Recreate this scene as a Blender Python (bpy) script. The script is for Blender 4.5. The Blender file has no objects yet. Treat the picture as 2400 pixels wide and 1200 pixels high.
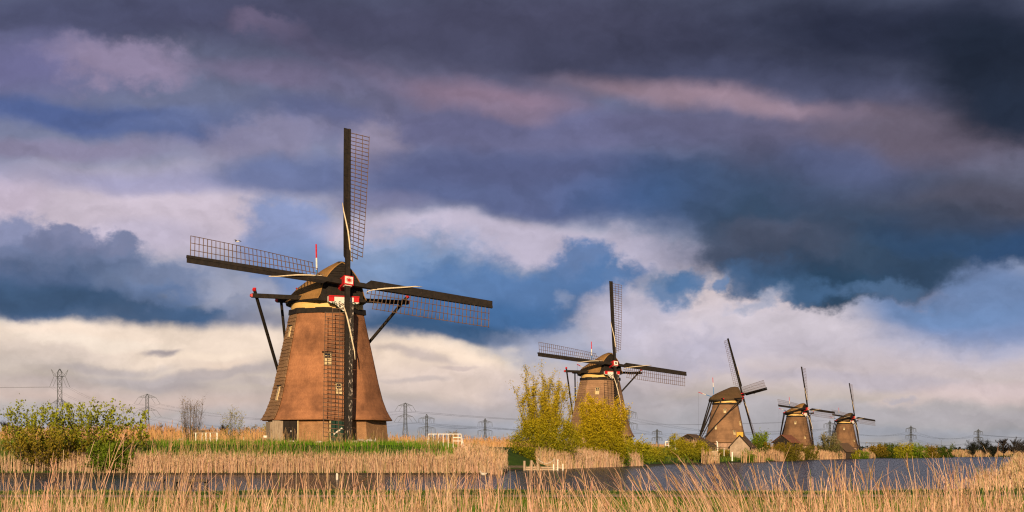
import bpy, bmesh, math, random
import numpy as np
from mathutils import Vector, Matrix

# ---------------------------------------------------------------- camera
SC = bpy.context.scene
COL = SC.collection
F = 4000.0            # focal length in photograph pixels (frame is 2400 wide)
HZ = 1066.0           # photograph row of the horizon
CAMZ = 1.4            # eye height above the water (water is z = 0)
cam_data = bpy.data.cameras.new('camera')
cam_data.sensor_width = 36.0
cam_data.lens = 36.0 * F / 2400.0
cam_data.shift_y = (HZ - 600.0) / 2400.0
cam_data.clip_start = 0.1
cam_data.clip_end = 20000.0
cam = bpy.data.objects.new('camera', cam_data)
cam.location = (0, 0, CAMZ)
cam.rotation_euler = (math.radians(90), 0, 0)
COL.objects.link(cam)
SC.camera = cam

# ---------------------------------------------------------------- sun
SUN_EL = math.radians(13.0)
SUN_DIR = Vector((0.03, 1.0, 0.0)).normalized()        # horizontal direction the light travels
L = Vector((SUN_DIR.x * math.cos(SUN_EL), SUN_DIR.y * math.cos(SUN_EL), -math.sin(SUN_EL)))
sun_data = bpy.data.lights.new('sun', 'SUN')
sun_data.energy = 5.0
sun_data.color = (1.0, 0.73, 0.44)
sun_data.angle = math.radians(0.5)
sun = bpy.data.objects.new('sun', sun_data)
sun.rotation_euler = L.to_track_quat('-Z', 'Y').to_euler()
sun.location = (-60, -60, 60)
COL.objects.link(sun)

SC.view_settings.view_transform = 'Standard'
SC.view_settings.look = 'None'
SC.view_settings.gamma = 1.0
SC.view_settings.exposure = 0.35     # the photograph is exposed for the low sunlight on the mills
SC.view_settings.use_curve_mapping = False
SC.cycles.max_bounces = 6
SC.cycles.transparent_max_bounces = 8
SC.cycles.caustics_reflective = False
SC.cycles.caustics_refractive = False
SC.cycles.filter_width = 1.2


def lin(c):
    r = []
    for v in c:
        v = v / 255.0
        r.append(v / 12.92 if v <= 0.04045 else ((v + 0.055) / 1.055) ** 2.4)
    return r


# ---------------------------------------------------------------- sky: physical sky behind procedural clouds
SKY_STRENGTH = 0.1
world = bpy.data.worlds.new('World')
SC.world = world
world.use_nodes = True
wt = world.node_tree
wt.nodes.clear()


def wn(t, **kw):
    n = wt.nodes.new(t)
    for k, v in kw.items():
        setattr(n, k, v)
    return n


def wl(a, b):
    wt.links.new(a, b)


def wmath(op, a, b=None, c=None, clamp=False):
    n = wn('ShaderNodeMath', operation=op, use_clamp=clamp)
    for i, v in enumerate((a, b, c)):
        if v is None:
            continue
        if isinstance(v, (int, float)):
            n.inputs[i].default_value = v
        else:
            wl(v, n.inputs[i])
    return n.outputs[0]


tc = wn('ShaderNodeTexCoord')
sep = wn('ShaderNodeSeparateXYZ')
wl(tc.outputs['Generated'], sep.inputs[0])
az = wmath('ARCTAN2', sep.outputs[0], sep.outputs[1])
el = wmath('ARCSINE', sep.outputs[2])
comb = wn('ShaderNodeCombineXYZ')
wl(wmath('MULTIPLY', az, 4.0), comb.inputs[0])
wl(wmath('MULTIPLY', el, 4.0), comb.inputs[1])
P0 = comb.outputs[0]


def wnoise(scale, stretch, detail, rough, seed, color=False, dist=0.0):
    mp = wn('ShaderNodeMapping')
    mp.inputs['Location'].default_value = (seed * 3.17, seed * 1.71, seed)
    mp.inputs['Scale'].default_value = (scale, scale * stretch, 1)
    wl(P0, mp.inputs[0])
    n = wn('ShaderNodeTexNoise')
    n.noise_dimensions = '3D'
    n.inputs['Scale'].default_value = 1.0
    n.inputs['Detail'].default_value = detail
    n.inputs['Roughness'].default_value = rough
    n.inputs['Distortion'].default_value = dist
    wl(mp.outputs[0], n.inputs[0])
    return n.outputs['Color' if color else 'Fac']


def warped(fields):
    out = P0
    for col, amp in fields:
        s = wn('ShaderNodeVectorMath', operation='SUBTRACT')
        wl(col, s.inputs[0])
        s.inputs[1].default_value = (0.5, 0.5, 0.5)
        m = wn('ShaderNodeVectorMath', operation='MULTIPLY')
        wl(s.outputs[0], m.inputs[0])
        m.inputs[1].default_value = (amp[0], amp[1], 0)
        a = wn('ShaderNodeVectorMath', operation='ADD')
        wl(out, a.inputs[0])
        wl(m.outputs[0], a.inputs[1])
        out = a.outputs[0]
    return out


w_big = wnoise(1.6, 1.9, 3, 0.5, 1.0, True)
w_mid = wnoise(6.0, 1.35, 5, 0.58, 2.0, True)
w_fine = wnoise(19.0, 1.2, 4, 0.6, 3.0, True)
P_smooth = warped([(w_big, (0.30, 0.12)), (w_mid, (0.09, 0.055))])
P_lump = warped([(w_big, (0.16, 0.09)), (w_mid, (0.15, 0.13)), (w_fine, (0.065, 0.06))])
n_streak = wmath('SUBTRACT', wnoise(2.9, 2.3, 7, 0.56, 4.0), 0.5)
n_lump = wmath('SUBTRACT', wnoise(7.0, 1.25, 7, 0.57, 5.0, dist=0.1), 0.5)

# base gradient over elevation
ramp_rows = [(1066, (170, 167, 174)), (1010, (168, 166, 176)), (975, (182, 172, 175)), (920, (196, 179, 176)), (840, (214, 196, 187)), (760, (198, 186, 188)),
             (650, (158, 160, 186)), (520, (172, 166, 190)), (400, (136, 135, 168)), (280, (102, 103, 141)), (150, (92, 90, 122)),
             (0, (74, 75, 103)), (-500, (66, 68, 94)), (-2000, (78, 84, 112)), (-5200, (84, 92, 122))]
VTOP = 4 * math.pi / 2
vpos = lambda y: 4 * math.atan((HZ - y) / F) / VTOP
ramp = wn('ShaderNodeValToRGB')
cr = ramp.color_ramp
while len(cr.elements) > 1:
    cr.elements.remove(cr.elements[-1])
for i, (y, c) in enumerate(ramp_rows):
    e = cr.elements[0] if i == 0 else cr.elements.new(vpos(y))
    e.position = vpos(y)
    e.color = (*lin(c), 1)
sp = wn('ShaderNodeSeparateXYZ')
wl(P_smooth, sp.inputs[0])
wl(wmath('DIVIDE', sp.outputs[1], VTOP), ramp.inputs[0])

nish = wn('ShaderNodeTexSky')
nish.sky_type = 'NISHITA'
nish.sun_disc = False
nish.sun_elevation = SUN_EL
nish.sun_rotation = math.atan2(-SUN_DIR.x, -SUN_DIR.y)
nish.air_density = 1.0
nish.dust_density = 1.5
GAIN = 2 ** -0.35 / SKY_STRENGTH


def wmix(fac, a, b):
    n = wn('ShaderNodeMixRGB')
    if isinstance(fac, (int, float)):
        n.inputs[0].default_value = fac
    else:
        wl(fac, n.inputs[0])
    for i, v in ((1, a), (2, b)):
        if isinstance(v, (tuple, list)):
            n.inputs[i].default_value = (*v, 1)
        else:
            wl(v, n.inputs[i])
    return n.outputs[0]


gain = wn('ShaderNodeVectorMath', operation='SCALE')
wl(ramp.outputs[0], gain.inputs[0])
gain.inputs[3].default_value = GAIN
# thin veil of cloud over the physical sky
sky_col = wmix(0.9, nish.outputs[0], gain.outputs[0])


def cloud(cx, cy, rx, ry, rot, c, op=0.9, soft=0.6, amp=0.8, lump=False):
    """One cloud bank: its middle and half-sizes are given as directions (row/column of the photograph at infinity)."""
    global sky_col
    a = math.atan((cx - 1200.0) / F)
    v = 4 * math.atan((HZ - cy) / F * math.cos(a))
    mp = wn('ShaderNodeMapping', vector_type='TEXTURE')
    mp.inputs['Location'].default_value = (4 * a, v, 0)
    mp.inputs['Rotation'].default_value = (0, 0, -math.radians(rot))
    mp.inputs['Scale'].default_value = (rx / 1000.0, ry / 1000.0, 1)
    # each bank takes its place after the one before it (keeps the shader's memory small)
    seq = wn('ShaderNodeVectorMath', operation='MULTIPLY_ADD')
    wl(sky_col, seq.inputs[0])
    seq.inputs[1].default_value = (1e-7, 1e-7, 1e-7)
    wl(P_lump if lump else P_smooth, seq.inputs[2])
    wl(seq.outputs[0], mp.inputs[0])
    ln = wn('ShaderNodeVectorMath', operation='LENGTH')
    wl(mp.outputs[0], ln.inputs[0])
    d = wmath('MULTIPLY_ADD', n_lump if lump else n_streak, amp, ln.outputs['Value'])
    mr = wn('ShaderNodeMapRange', interpolation_type='SMOOTHSTEP')
    wl(d, mr.inputs[0])
    mr.inputs[1].default_value = 1 - soft
    mr.inputs[2].default_value = 1 + soft
    mr.inputs[3].default_value = op
    mr.inputs[4].default_value = 0.0
    sky_col = wmix(mr.outputs[0], sky_col, [x * GAIN for x in lin(c)])


S, Lm = False, True
clouds = [
    # upper left
    (300, 30, 700, 60, 0, (76, 78, 110), .8, .7, .8, S),
    (60, 140, 190, 60, 0, (116, 113, 160), .75, .8, .8, S),
    (290, 140, 150, 44, 3, (148, 135, 166), .9, .5, .8, Lm),
    (640, 75, 90, 26, 10, (134, 118, 148), .8, .6, .9, Lm),
    (620, 185, 150, 28, 8, (130, 120, 152), .8, .6, .8, S),
    (750, 130, 120, 26, 15, (112, 104, 136), .6, .6, .8, S),
    (230, 262, 330, 32, 8, (80, 98, 150), .9, .5, .8, S),
    (470, 285, 160, 30, 0, (108, 120, 164), .7, .7, .8, S),
    (150, 335, 240, 24, 0, (146, 138, 170), .8, .6, .8, S),
    (620, 330, 150, 50, -10, (152, 146, 176), .8, .6, .9, Lm),
    (740, 270, 130, 26, 5, (88, 102, 148), .7, .6, .8, S),
    # pale area left of the near mill
    (330, 505, 400, 105, 0, (203, 189, 206), .95, .45, .7, S),
    (120, 405, 160, 30, 0, (160, 156, 188), .6, .7, .7, S),
    (420, 425, 200, 28, 0, (150, 150, 190), .7, .6, .8, S),
    (30, 455, 90, 40, 0, (196, 180, 202), .7, .6, .8, S),
    (330, 560, 130, 40, 0, (186, 178, 204), .6, .6, .7, S),
    (700, 585, 120, 125, 0, (134, 148, 192), .95, .25, .6, Lm),
    (690, 415, 150, 42, 0, (104, 116, 160), .9, .5, .8, S),
    (720, 650, 140, 60, 0, (110, 135, 180), .7, .7, .6, S),
    # blue-grey cumulus at the left edge: paler heads, shaded base
    (20, 590, 110, 88, 0, (134, 140, 176), .97, .2, .8, Lm),
    (90, 655, 230, 84, 0, (118, 128, 164), .97, .2, .8, Lm),
    (160, 585, 64, 46, 0, (120, 126, 160), .95, .2, .9, Lm),
    (255, 615, 62, 46, 0, (118, 126, 160), .95, .22, .9, Lm),
    (330, 665, 240, 46, 5, (116, 130, 166), .90, .5, .7, Lm),
    (60, 640, 150, 50, 0, (100, 112, 146), .7, .8, .8, Lm),
    (210, 660, 130, 40, 0, (92, 108, 142), .75, .8, .8, Lm),
    (110, 690, 270, 40, 3, (78, 98, 134), .85, .7, .6, Lm),
    (190, 728, 440, 40, 3, (66, 92, 128), .95, .4, .6, S),
    (80, 715, 260, 26, 0, (60, 82, 112), .7, .7, .5, S),
    (330, 690, 110, 26, 8, (124, 138, 172), .55, .7, .8, Lm),
    (500, 748, 140, 24, 4, (74, 102, 142), .85, .5, .6, S),
    (430, 700, 130, 20, 0, (86, 110, 152), .6, .7, .7, Lm),
    (600, 700, 120, 40, 0, (160, 162, 184), .8, .5, .8, Lm),
    (575, 735, 70, 18, 0, (130, 140, 172), .6, .6, .8, Lm),
    (660, 762, 120, 22, 0, (146, 146, 166), .75, .6, .8, S),
    # cream band under it
    (330, 806, 480, 44, 0, (246, 224, 208), .95, .32, .55, S),
    (90, 840, 160, 40, 0, (214, 198, 192), .7, .7, .6, S),
    (370, 818, 52, 8, 0, (158, 148, 156), .85, .5, .5, S),
    (520, 855, 130, 26, 0, (234, 212, 198), .8, .7, .8, S),
    (520, 872, 190, 15, -3, (182, 170, 172), .85, .5, .9, S),
    (340, 890, 150, 16, 0, (180, 170, 174), .8, .6, .9, S),
    (420, 905, 80, 12, 0, (178, 166, 170), .6, .7, .9, S),
    (300, 930, 340, 18, 0, (206, 186, 182), .7, .7, .8, S),
    (560, 850, 60, 10, 0, (236, 212, 196), .6, .7, .8, S),
    (250, 862, 120, 10, -4, (176, 166, 172), .6, .7, 1.2, S),
    (620, 895, 80, 9, 0, (190, 176, 176), .6, .6, 1.2, S),
    (180, 800, 160, 10, 0, (246, 228, 214), .7, .7, 1.0, S),
    (520, 830, 150, 8, 0, (248, 226, 208), .7, .7, 1.0, S),
    (90, 905, 120, 14, 0, (196, 180, 180), .6, .7, 1.0, S),
    (320, 955, 260, 10, 0, (180, 170, 176), .5, .8, 1.0, S),
    # streaks low over the horizon
    (250, 945, 420, 18, 0, (216, 192, 184), .7, .7, 1.0, S),
    (700, 985, 500, 10, 0, (192, 178, 178), .6, .7, 1.0, S),
    (150, 1000, 300, 12, 0, (156, 158, 172), .6, .7, 1.0, S),
    (1100, 1010, 400, 12, 0, (158, 162, 178), .6, .7, 1.0, S),
    (1750, 960, 420, 14, 0, (186, 180, 188), .6, .7, 1.0, S),
    (2200, 985, 300, 14, 0, (190, 180, 184), .6, .7, 1.0, S),
    (1900, 1025, 500, 12, 0, (160, 164, 180), .6, .7, 1.0, S),
    # middle: dark ceiling, pale band, steel-blue cumulus
    (1250, 80, 760, 110, 0, (72, 72, 98), .9, .6, .7, S),
    (1500, 150, 380, 60, 4, (70, 72, 98), .8, .6, .7, S),
    (950, 240, 280, 70, 0, (104, 98, 128), .6, .7, .7, S),
    (1300, 320, 560, 60, 0, (106, 106, 145), .85, .6, .7, S),
    (880, 355, 70, 70, 0, (156, 146, 172), .8, .5, .8, Lm),
    (1330, 440, 520, 76, 0, (88, 99, 142), .95, .35, .55, S),
    (1180, 400, 280, 36, 0, (92, 98, 138), .7, .7, .6, S),
    (920, 480, 110, 26, 0, (122, 122, 158), .7, .6, .6, S),
    (1640, 470, 230, 70, 0, (64, 94, 144), .92, .6, .6, S),
    (1120, 560, 340, 52, 2, (192, 183, 206), .95, .28, .6, S),
    (1560, 590, 160, 46, 10, (190, 182, 206), .85, .45, .7, Lm),
    (980, 600, 200, 50, 5, (142, 160, 198), .75, .6, .7, Lm),
    (960, 650, 190, 70, 0, (122, 148, 190), .85, .6, .7, Lm),
    (1160, 690, 240, 80, 0, (90, 124, 174), .95, .4, .75, Lm),
    (1370, 620, 80, 60, 0, (98, 126, 174), .95, .25, .9, Lm),
    (1450, 655, 100, 62, 0, (86, 119, 168), .95, .25, .9, Lm),
    (1290, 690, 180, 66, 0, (86, 118, 166), .9, .5, .7, Lm),
    (1110, 745, 290, 50, 0, (70, 108, 158), .95, .4, .6, S),
    (1060, 780, 250, 26, 2, (60, 92, 132), .95, .4, .5, S),
    (1330, 690, 24, 20, 0, (150, 160, 192), .6, .7, .8, Lm),
    (1420, 800, 230, 46, 0, (160, 166, 194), .9, .55, .7, Lm),
    (1480, 860, 200, 36, 0, (140, 150, 180), .6, .7, .7, S),
    (1010, 850, 220, 48, 8, (248, 224, 206), .95, .35, .6, S),
    (1120, 905, 290, 46, 6, (226, 205, 197), .9, .5, .6, S),
    (950, 832, 95, 10, 10, (194, 178, 178), .7, .7, .8, S),
    (1050, 862, 60, 6, 0, (196, 178, 178), .6, .5, .8, S),
    (950, 890, 64, 6, 0, (192, 178, 178), .65, .7, .6, S),
    (1200, 965, 500, 20, 0, (206, 190, 190), .6, .7, .6, S),
    (1380, 930, 180, 30, 0, (170, 168, 186), .6, .7, .7, S),
    # right: pale lower sky
    (1680, 740, 260, 110, 0, (222, 206, 212), .98, .3, .6, Lm),
    (1500, 740, 100, 76, 0, (188, 184, 208), .85, .5, .8, Lm),
    (2050, 800, 560, 80, 2, (200, 191, 206), .92, .5, .6, S),
    (1950, 760, 260, 26, 0, (208, 198, 210), .7, .6, .6, S),
    (1900, 880, 560, 40, 0, (204, 190, 196), .8, .7, .6, S),
    (1650, 835, 110, 46, 0, (172, 168, 190), .7, .6, .8, Lm),
    (2100, 900, 420, 16, 4, (186, 178, 194), .6, .6, .8, S),
    (2330, 925, 160, 26, 0, (210, 190, 192), .8, .5, .7, S),
    (2130, 945, 60, 22, 0, (206, 188, 186), .7, .5, .9, Lm),
    (2130, 936, 30, 12, 0, (178, 172, 184), .7, .6, .8, Lm),
    (1700, 985, 900, 26, 0, (180, 176, 186), .6, .8, .5, S),
    # right: big dark cloud, with the blue gaps beside it
    (2270, 720, 260, 110, 6, (124, 144, 188), .95, .35, .6, S),
    (2230, 745, 200, 30, 4, (106, 138, 186), .7, .6, .6, S),
    (2360, 700, 160, 40, 10, (108, 136, 182), .6, .6, .6, S),
    (2130, 690, 60, 26, 0, (170, 168, 196), .6, .6, .8, Lm),
    (2000, 480, 470, 180, 4, (66, 84, 116), .97, .45, .5, S),
    (1990, 540, 330, 150, 0, (58, 78, 106), .97, .25, .7, Lm),
    (1800, 585, 140, 80, 0, (74, 86, 112), .96, .3, 1.0, Lm),
    (1985, 625, 250, 92, 0, (52, 74, 102), .97, .25, .9, Lm),
    (1955, 680, 130, 50, 0, (46, 72, 100), .96, .3, 1.1, Lm),
    (1770, 655, 90, 44, 0, (72, 102, 142), .85, .4, 2.0, Lm),
    (1860, 690, 80, 30, 0, (74, 106, 146), .8, .45, 2.2, Lm),
    (1780, 712, 60, 18, -20, (150, 162, 192), .6, .5, 2.4, Lm),
    (2060, 690, 80, 22, 0, (84, 112, 150), .75, .5, 2.0, Lm),
    (1850, 560, 150, 60, 0, (78, 84, 106), .7, .8, .7, Lm),
    (2030, 600, 120, 46, 0, (60, 78, 102), .6, .8, .8, Lm),
    (1900, 640, 90, 34, 0, (44, 66, 92), .6, .8, .9, Lm),
    (2330, 560, 220, 62, 12, (46, 74, 112), .97, .3, .8, Lm),
    (2180, 560, 140, 56, 0, (50, 74, 106), .9, .5, .6, Lm),
    (2330, 460, 260, 66, 4, (80, 79, 96), .9, .7, .6, S),
    (2250, 520, 160, 40, 0, (66, 76, 98), .6, .8, .6, S),
    (2020, 430, 180, 40, 0, (80, 90, 122), .6, .7, .6, S),
    (1590, 668, 58, 40, 0, (84, 124, 172), .85, .5, 1.8, Lm),
    (1630, 655, 34, 26, 0, (80, 118, 166), .8, .5, 1.8, Lm),
    (1690, 668, 20, 18, 0, (100, 132, 178), .8, .4, .9, Lm),
    # upper right
    (2000, 300, 420, 80, 4, (98, 94, 122), .85, .7, .6, S),
    (2200, 310, 260, 70, 6, (108, 98, 116), .85, .6, .6, S),
    (1980, 380, 120, 40, 10, (92, 102, 142), .7, .7, .6, S),
    (1850, 190, 330, 44, 4, (78, 82, 112), .8, .6, .6, S),
    (1120, 228, 190, 32, 5, (146, 123, 146), .85, .75, .8, S),
    (1180, 262, 90, 18, 12, (140, 124, 150), .6, .6, .8, S),
    (1640, 226, 270, 24, 7, (164, 137, 152), .76, .9, .7, S),
    (1790, 250, 110, 16, 3, (160, 136, 152), .55, .8, .6, S),
    (2150, 80, 480, 110, 3, (42, 47, 68), .95, .7, .6, S),
    (2380, 180, 230, 130, 22, (33, 41, 58), .95, .45, .5, S),
    (2400, 270, 120, 60, 30, (38, 48, 68), .8, .5, .6, Lm),
]
for c in clouds:
    cloud(*c)

# broad light and dark drift and fine mottling over all clouds, the whole way round
drift = wmath('MULTIPLY_ADD', n_streak, 0.42, 1.0)
drift = wmath('MULTIPLY_ADD', n_lump, 0.24, drift)


def billow(dx, dy):
    mp = wn('ShaderNodeMapping')
    mp.inputs['Location'].default_value = (3.3 + dx, 8.1 + dy, 6.0)
    mp.inputs['Scale'].default_value = (4.2, 6.2, 1)
    wl(P_lump, mp.inputs[0])
    n = wn('ShaderNodeTexNoise')
    n.inputs['Scale'].default_value = 1.0
    n.inputs['Detail'].default_value = 6
    n.inputs['Roughness'].default_value = 0.52
    wl(mp.outputs[0], n.inputs[0])
    return n.outputs['Fac']


# relief of the billows: heads turned to the sun behind the camera and above are paler than their undersides
relief = wmath('SUBTRACT', billow(0.0, 0.0), billow(0.05, 0.16))
drift = wmath('MULTIPLY_ADD', relief, 0.95, drift)
sc_ = wn('ShaderNodeVectorMath', operation='SCALE')
wl(sky_col, sc_.inputs[0])
wl(drift, sc_.inputs[3])
bg = wn('ShaderNodeBackground')
bg.inputs['Strength'].default_value = SKY_STRENGTH
cool = wn('ShaderNodeVectorMath', operation='MULTIPLY')
wl(sc_.outputs[0], cool.inputs[0])
cool.inputs[1].default_value = (0.99, 0.995, 0.965)
wl(cool.outputs[0], bg.inputs['Color'])
wo = wn('ShaderNodeOutputWorld')
wl(bg.outputs[0], wo.inputs['Surface'])
world.cycles.sampling_method = 'MANUAL'
world.cycles.sample_map_resolution = 512

# ================================================================ helpers
random.seed(7)
RNG = np.random.default_rng(11)
R = math.radians


def at(px, py, d):
    """World point at distance d (metres along y) in the direction of a photograph pixel."""
    return Vector(((px - 1200.0) * d / F, d, CAMZ + (HZ - py) * d / F))


def link(name, me, mat=None, parent=None):
    o = bpy.data.objects.new(name, me)
    COL.objects.link(o)
    if mat is not None and not me.materials:
        me.materials.append(mat)
    if parent is not None:
        o.parent = parent
    return o


def tag(o, label=None, cat=None, group=None, kind=None):
    if label:
        o['label'] = label
    if cat:
        o['category'] = cat
    if group:
        o['group'] = group
    if kind:
        o['kind'] = kind
    return o


def empty(name, loc, label, cat, group=None, rz=0.0):
    o = bpy.data.objects.new(name, None)
    o.empty_display_size = 0.2
    o.location = loc
    o.rotation_euler = (0, 0, rz)
    COL.objects.link(o)
    return tag(o, label, cat, group)


class MB:
    """Collects solid pieces of one part and links them as one mesh."""

    def __init__(self):
        self.v, self.f = [], []

    def add(self, vs, fs):
        n = len(self.v)
        self.v += [tuple(p) for p in vs]
        self.f += [tuple(i + n for i in q) for q in fs]
        return self

    def box(self, c, s, m=None):
        x, y, z = s[0] / 2, s[1] / 2, s[2] / 2
        c = Vector(c)
        vs = []
        for q in ((-x, -y, -z), (x, -y, -z), (x, y, -z), (-x, y, -z), (-x, -y, z), (x, -y, z), (x, y, z), (-x, y, z)):
            p = Vector(q)
            if m is not None:
                p = m @ p
            vs.append(c + p)
        return self.add(vs, [(0, 3, 2, 1), (4, 5, 6, 7), (0, 1, 5, 4), (1, 2, 6, 5), (2, 3, 7, 6), (3, 0, 4, 7)])

    def beam(self, a, b, w, h, up=(0, 0, 1), w2=None, h2=None):
        a, b = Vector(a), Vector(b)
        d = (b - a).normalized()
        u = Vector(up)
        s = d.cross(u)
        if s.length < 1e-4:
            s = d.cross(Vector((1, 0, 0)))
        s.normalize()
        u = s.cross(d).normalized()
        w2 = w if w2 is None else w2
        h2 = h if h2 is None else h2
        vs = []
        for p, ww, hh in ((a, w / 2, h / 2), (b, w2 / 2, h2 / 2)):
            vs += [p - s * ww - u * hh, p + s * ww - u * hh, p + s * ww + u * hh, p - s * ww + u * hh]
        return self.add(vs, [(0, 1, 2, 3), (7, 6, 5, 4), (0, 4, 5, 1), (1, 5, 6, 2), (2, 6, 7, 3), (3, 7, 4, 0)])

    def tube(self, pts, rad, n=6, cap=True):
        pts = [Vector(p) for p in pts]
        if isinstance(rad, (int, float)):
            rad = [rad] * len(pts)
        vs, fs = [], []
        prev = None
        for i, p in enumerate(pts):
            d = (pts[min(i + 1, len(pts) - 1)] - pts[max(i - 1, 0)]).normalized()
            s = d.cross(Vector((0, 0, 1))) if prev is None else prev - d * prev.dot(d)
            if s.length < 1e-4:
                s = d.cross(Vector((1, 0, 0)))
            s.normalize()
            prev = s
            u = s.cross(d)
            for k in range(n):
                a = 2 * math.pi * k / n
                vs.append(p + (s * math.cos(a) + u * math.sin(a)) * rad[i])
        for i in range(len(pts) - 1):
            for k in range(n):
                k2 = (k + 1) % n
                fs.append((i * n + k, i * n + k2, (i + 1) * n + k2, (i + 1) * n + k))
        if cap:
            fs.append(tuple(range(n - 1, -1, -1)))
            fs.append(tuple((len(pts) - 1) * n + k for k in range(n)))
        return self.add(vs, fs)

    def loft(self, rings, closed=True, cap=True):
        n = len(rings[0])
        vs = [p for r in rings for p in r]
        fs = []
        for i in range(len(rings) - 1):
            for k in range(n if closed else n - 1):
                k2 = (k + 1) % n
                fs.append((i * n + k, i * n + k2, (i + 1) * n + k2, (i + 1) * n + k))
        if cap and closed:
            fs.append(tuple(range(n - 1, -1, -1)))
            fs.append(tuple((len(rings) - 1) * n + k for k in range(n)))
        return self.add(vs, fs)

    def prism(self, poly, off):
        """Closed polygon (list of points) extruded by the vector off."""
        off = Vector(off)
        n = len(poly)
        vs = [Vector(p) for p in poly] + [Vector(p) + off for p in poly]
        fs = [tuple(range(n - 1, -1, -1)), tuple(range(n, 2 * n))]
        for k in range(n):
            k2 = (k + 1) % n
            fs.append((k, k2, n + k2, n + k))
        return self.add(vs, fs)

    def xf(self, m):
        self.v = [tuple(m @ Vector(p)) for p in self.v]
        return self

    def build(self, name, mat, parent=None, smooth=False, fix=True):
        me = bpy.data.meshes.new(name)
        me.from_pydata(self.v, [], self.f)
        if fix:
            bm = bmesh.new()
            bm.from_mesh(me)
            bmesh.ops.recalc_face_normals(bm, faces=bm.faces)
            bm.to_mesh(me)
            bm.free()
        if smooth:
            me.polygons.foreach_set('use_smooth', [True] * len(me.polygons))
        me.update()
        return link(name, me, mat, parent)


def np_mesh(name, verts, faces, mat, parent=None, tint=None, smooth=False):
    """verts (n,3); faces (m,4); tint (n,3) own colour of each leaf or stem."""
    me = bpy.data.meshes.new(name)
    verts = np.ascontiguousarray(verts, dtype=np.float32)
    faces = np.ascontiguousarray(faces, dtype=np.int32)
    k = faces.shape[1]
    me.vertices.add(len(verts))
    me.vertices.foreach_set('co', verts.ravel())
    me.loops.add(faces.size)
    me.loops.foreach_set('vertex_index', faces.ravel())
    me.polygons.add(len(faces))
    me.polygons.foreach_set('loop_start', np.arange(0, faces.size, k, dtype=np.int32))
    me.polygons.foreach_set('loop_total', np.full(len(faces), k, dtype=np.int32))
    if smooth:
        me.polygons.foreach_set('use_smooth', np.ones(len(faces), dtype=bool))
    if tint is not None:
        a = me.attributes.new('tint', 'FLOAT_COLOR', 'POINT')
        c = np.ones((len(verts), 4), dtype=np.float32)
        c[:, :3] = tint
        a.data.foreach_set('color', c.ravel())
    me.update(calc_edges=True)
    return link(name, me, mat, parent)


# ---------------------------------------------------------------- materials
def new_mat(name, rough=0.8, spec=0.3):
    m = bpy.data.materials.new(name)
    m.use_nodes = True
    nt = m.node_tree
    b = nt.nodes['Principled BSDF']
    b.inputs['Roughness'].default_value = rough
    b.inputs['Specular IOR Level'].default_value = spec
    return m, nt, b


def surface(name, c1, c2, scale=(4, 4, 4), rough=0.8, bump=0.3, bscale=30.0, detail=6, c3=None, spots=0.62, sscale=(3, 3, 3), dist=0.02, spec=0.3, contrast=(0.35, 0.65)):
    """Two-colour weathered surface with fine relief; c3 = worn or stained patches."""
    m, nt, b = new_mat(name, rough, spec)
    N, Lk = nt.nodes, nt.links
    tcn = N.new('ShaderNodeTexCoord')
    mp = N.new('ShaderNodeMapping')
    mp.inputs['Scale'].default_value = scale
    Lk.new(tcn.outputs['Object'], mp.inputs[0])
    n1 = N.new('ShaderNodeTexNoise')
    n1.inputs['Scale'].default_value = 1.0
    n1.inputs['Detail'].default_value = detail
    n1.inputs['Roughness'].default_value = 0.65
    Lk.new(mp.outputs[0], n1.inputs[0])
    r = N.new('ShaderNodeMapRange')
    r.inputs[1].default_value, r.inputs[2].default_value = contrast
    Lk.new(n1.outputs['Fac'], r.inputs[0])
    mx = N.new('ShaderNodeMixRGB')
    mx.inputs[1].default_value = (*c1, 1)
    mx.inputs[2].default_value = (*c2, 1)
    Lk.new(r.outputs[0], mx.inputs[0])
    out = mx.outputs[0]
    if c3 is not None:
        mp3 = N.new('ShaderNodeMapping')
        mp3.inputs['Scale'].default_value = sscale
        mp3.inputs['Location'].default_value = (3.1, 7.7, 1.3)
        Lk.new(tcn.outputs['Object'], mp3.inputs[0])
        n3 = N.new('ShaderNodeTexNoise')
        n3.inputs['Scale'].default_value = 1.0
        n3.inputs['Detail'].default_value = 8
        n3.inputs['Roughness'].default_value = 0.7
        Lk.new(mp3.outputs[0], n3.inputs[0])
        r3 = N.new('ShaderNodeMapRange')
        r3.inputs[1].default_value, r3.inputs[2].default_value = spots, spots + 0.06
        Lk.new(n3.outputs['Fac'], r3.inputs[0])
        m3 = N.new('ShaderNodeMixRGB')
        Lk.new(r3.outputs[0], m3.inputs[0])
        Lk.new(out, m3.inputs[1])
        m3.inputs[2].default_value = (*c3, 1)
        out = m3.outputs[0]
    Lk.new(out, b.inputs['Base Color'])
    if bump:
        nb = N.new('ShaderNodeTexNoise')
        nb.inputs['Scale'].default_value = bscale
        nb.inputs['Detail'].default_value = 4
        Lk.new(tcn.outputs['Object'], nb.inputs[0])
        bp = N.new('ShaderNodeBump')
        bp.inputs['Strength'].default_value = bump
        bp.inputs['Distance'].default_value = dist
        Lk.new(nb.outputs['Fac'], bp.inputs['Height'])
        Lk.new(bp.outputs[0], b.inputs['Normal'])
    return m


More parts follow.
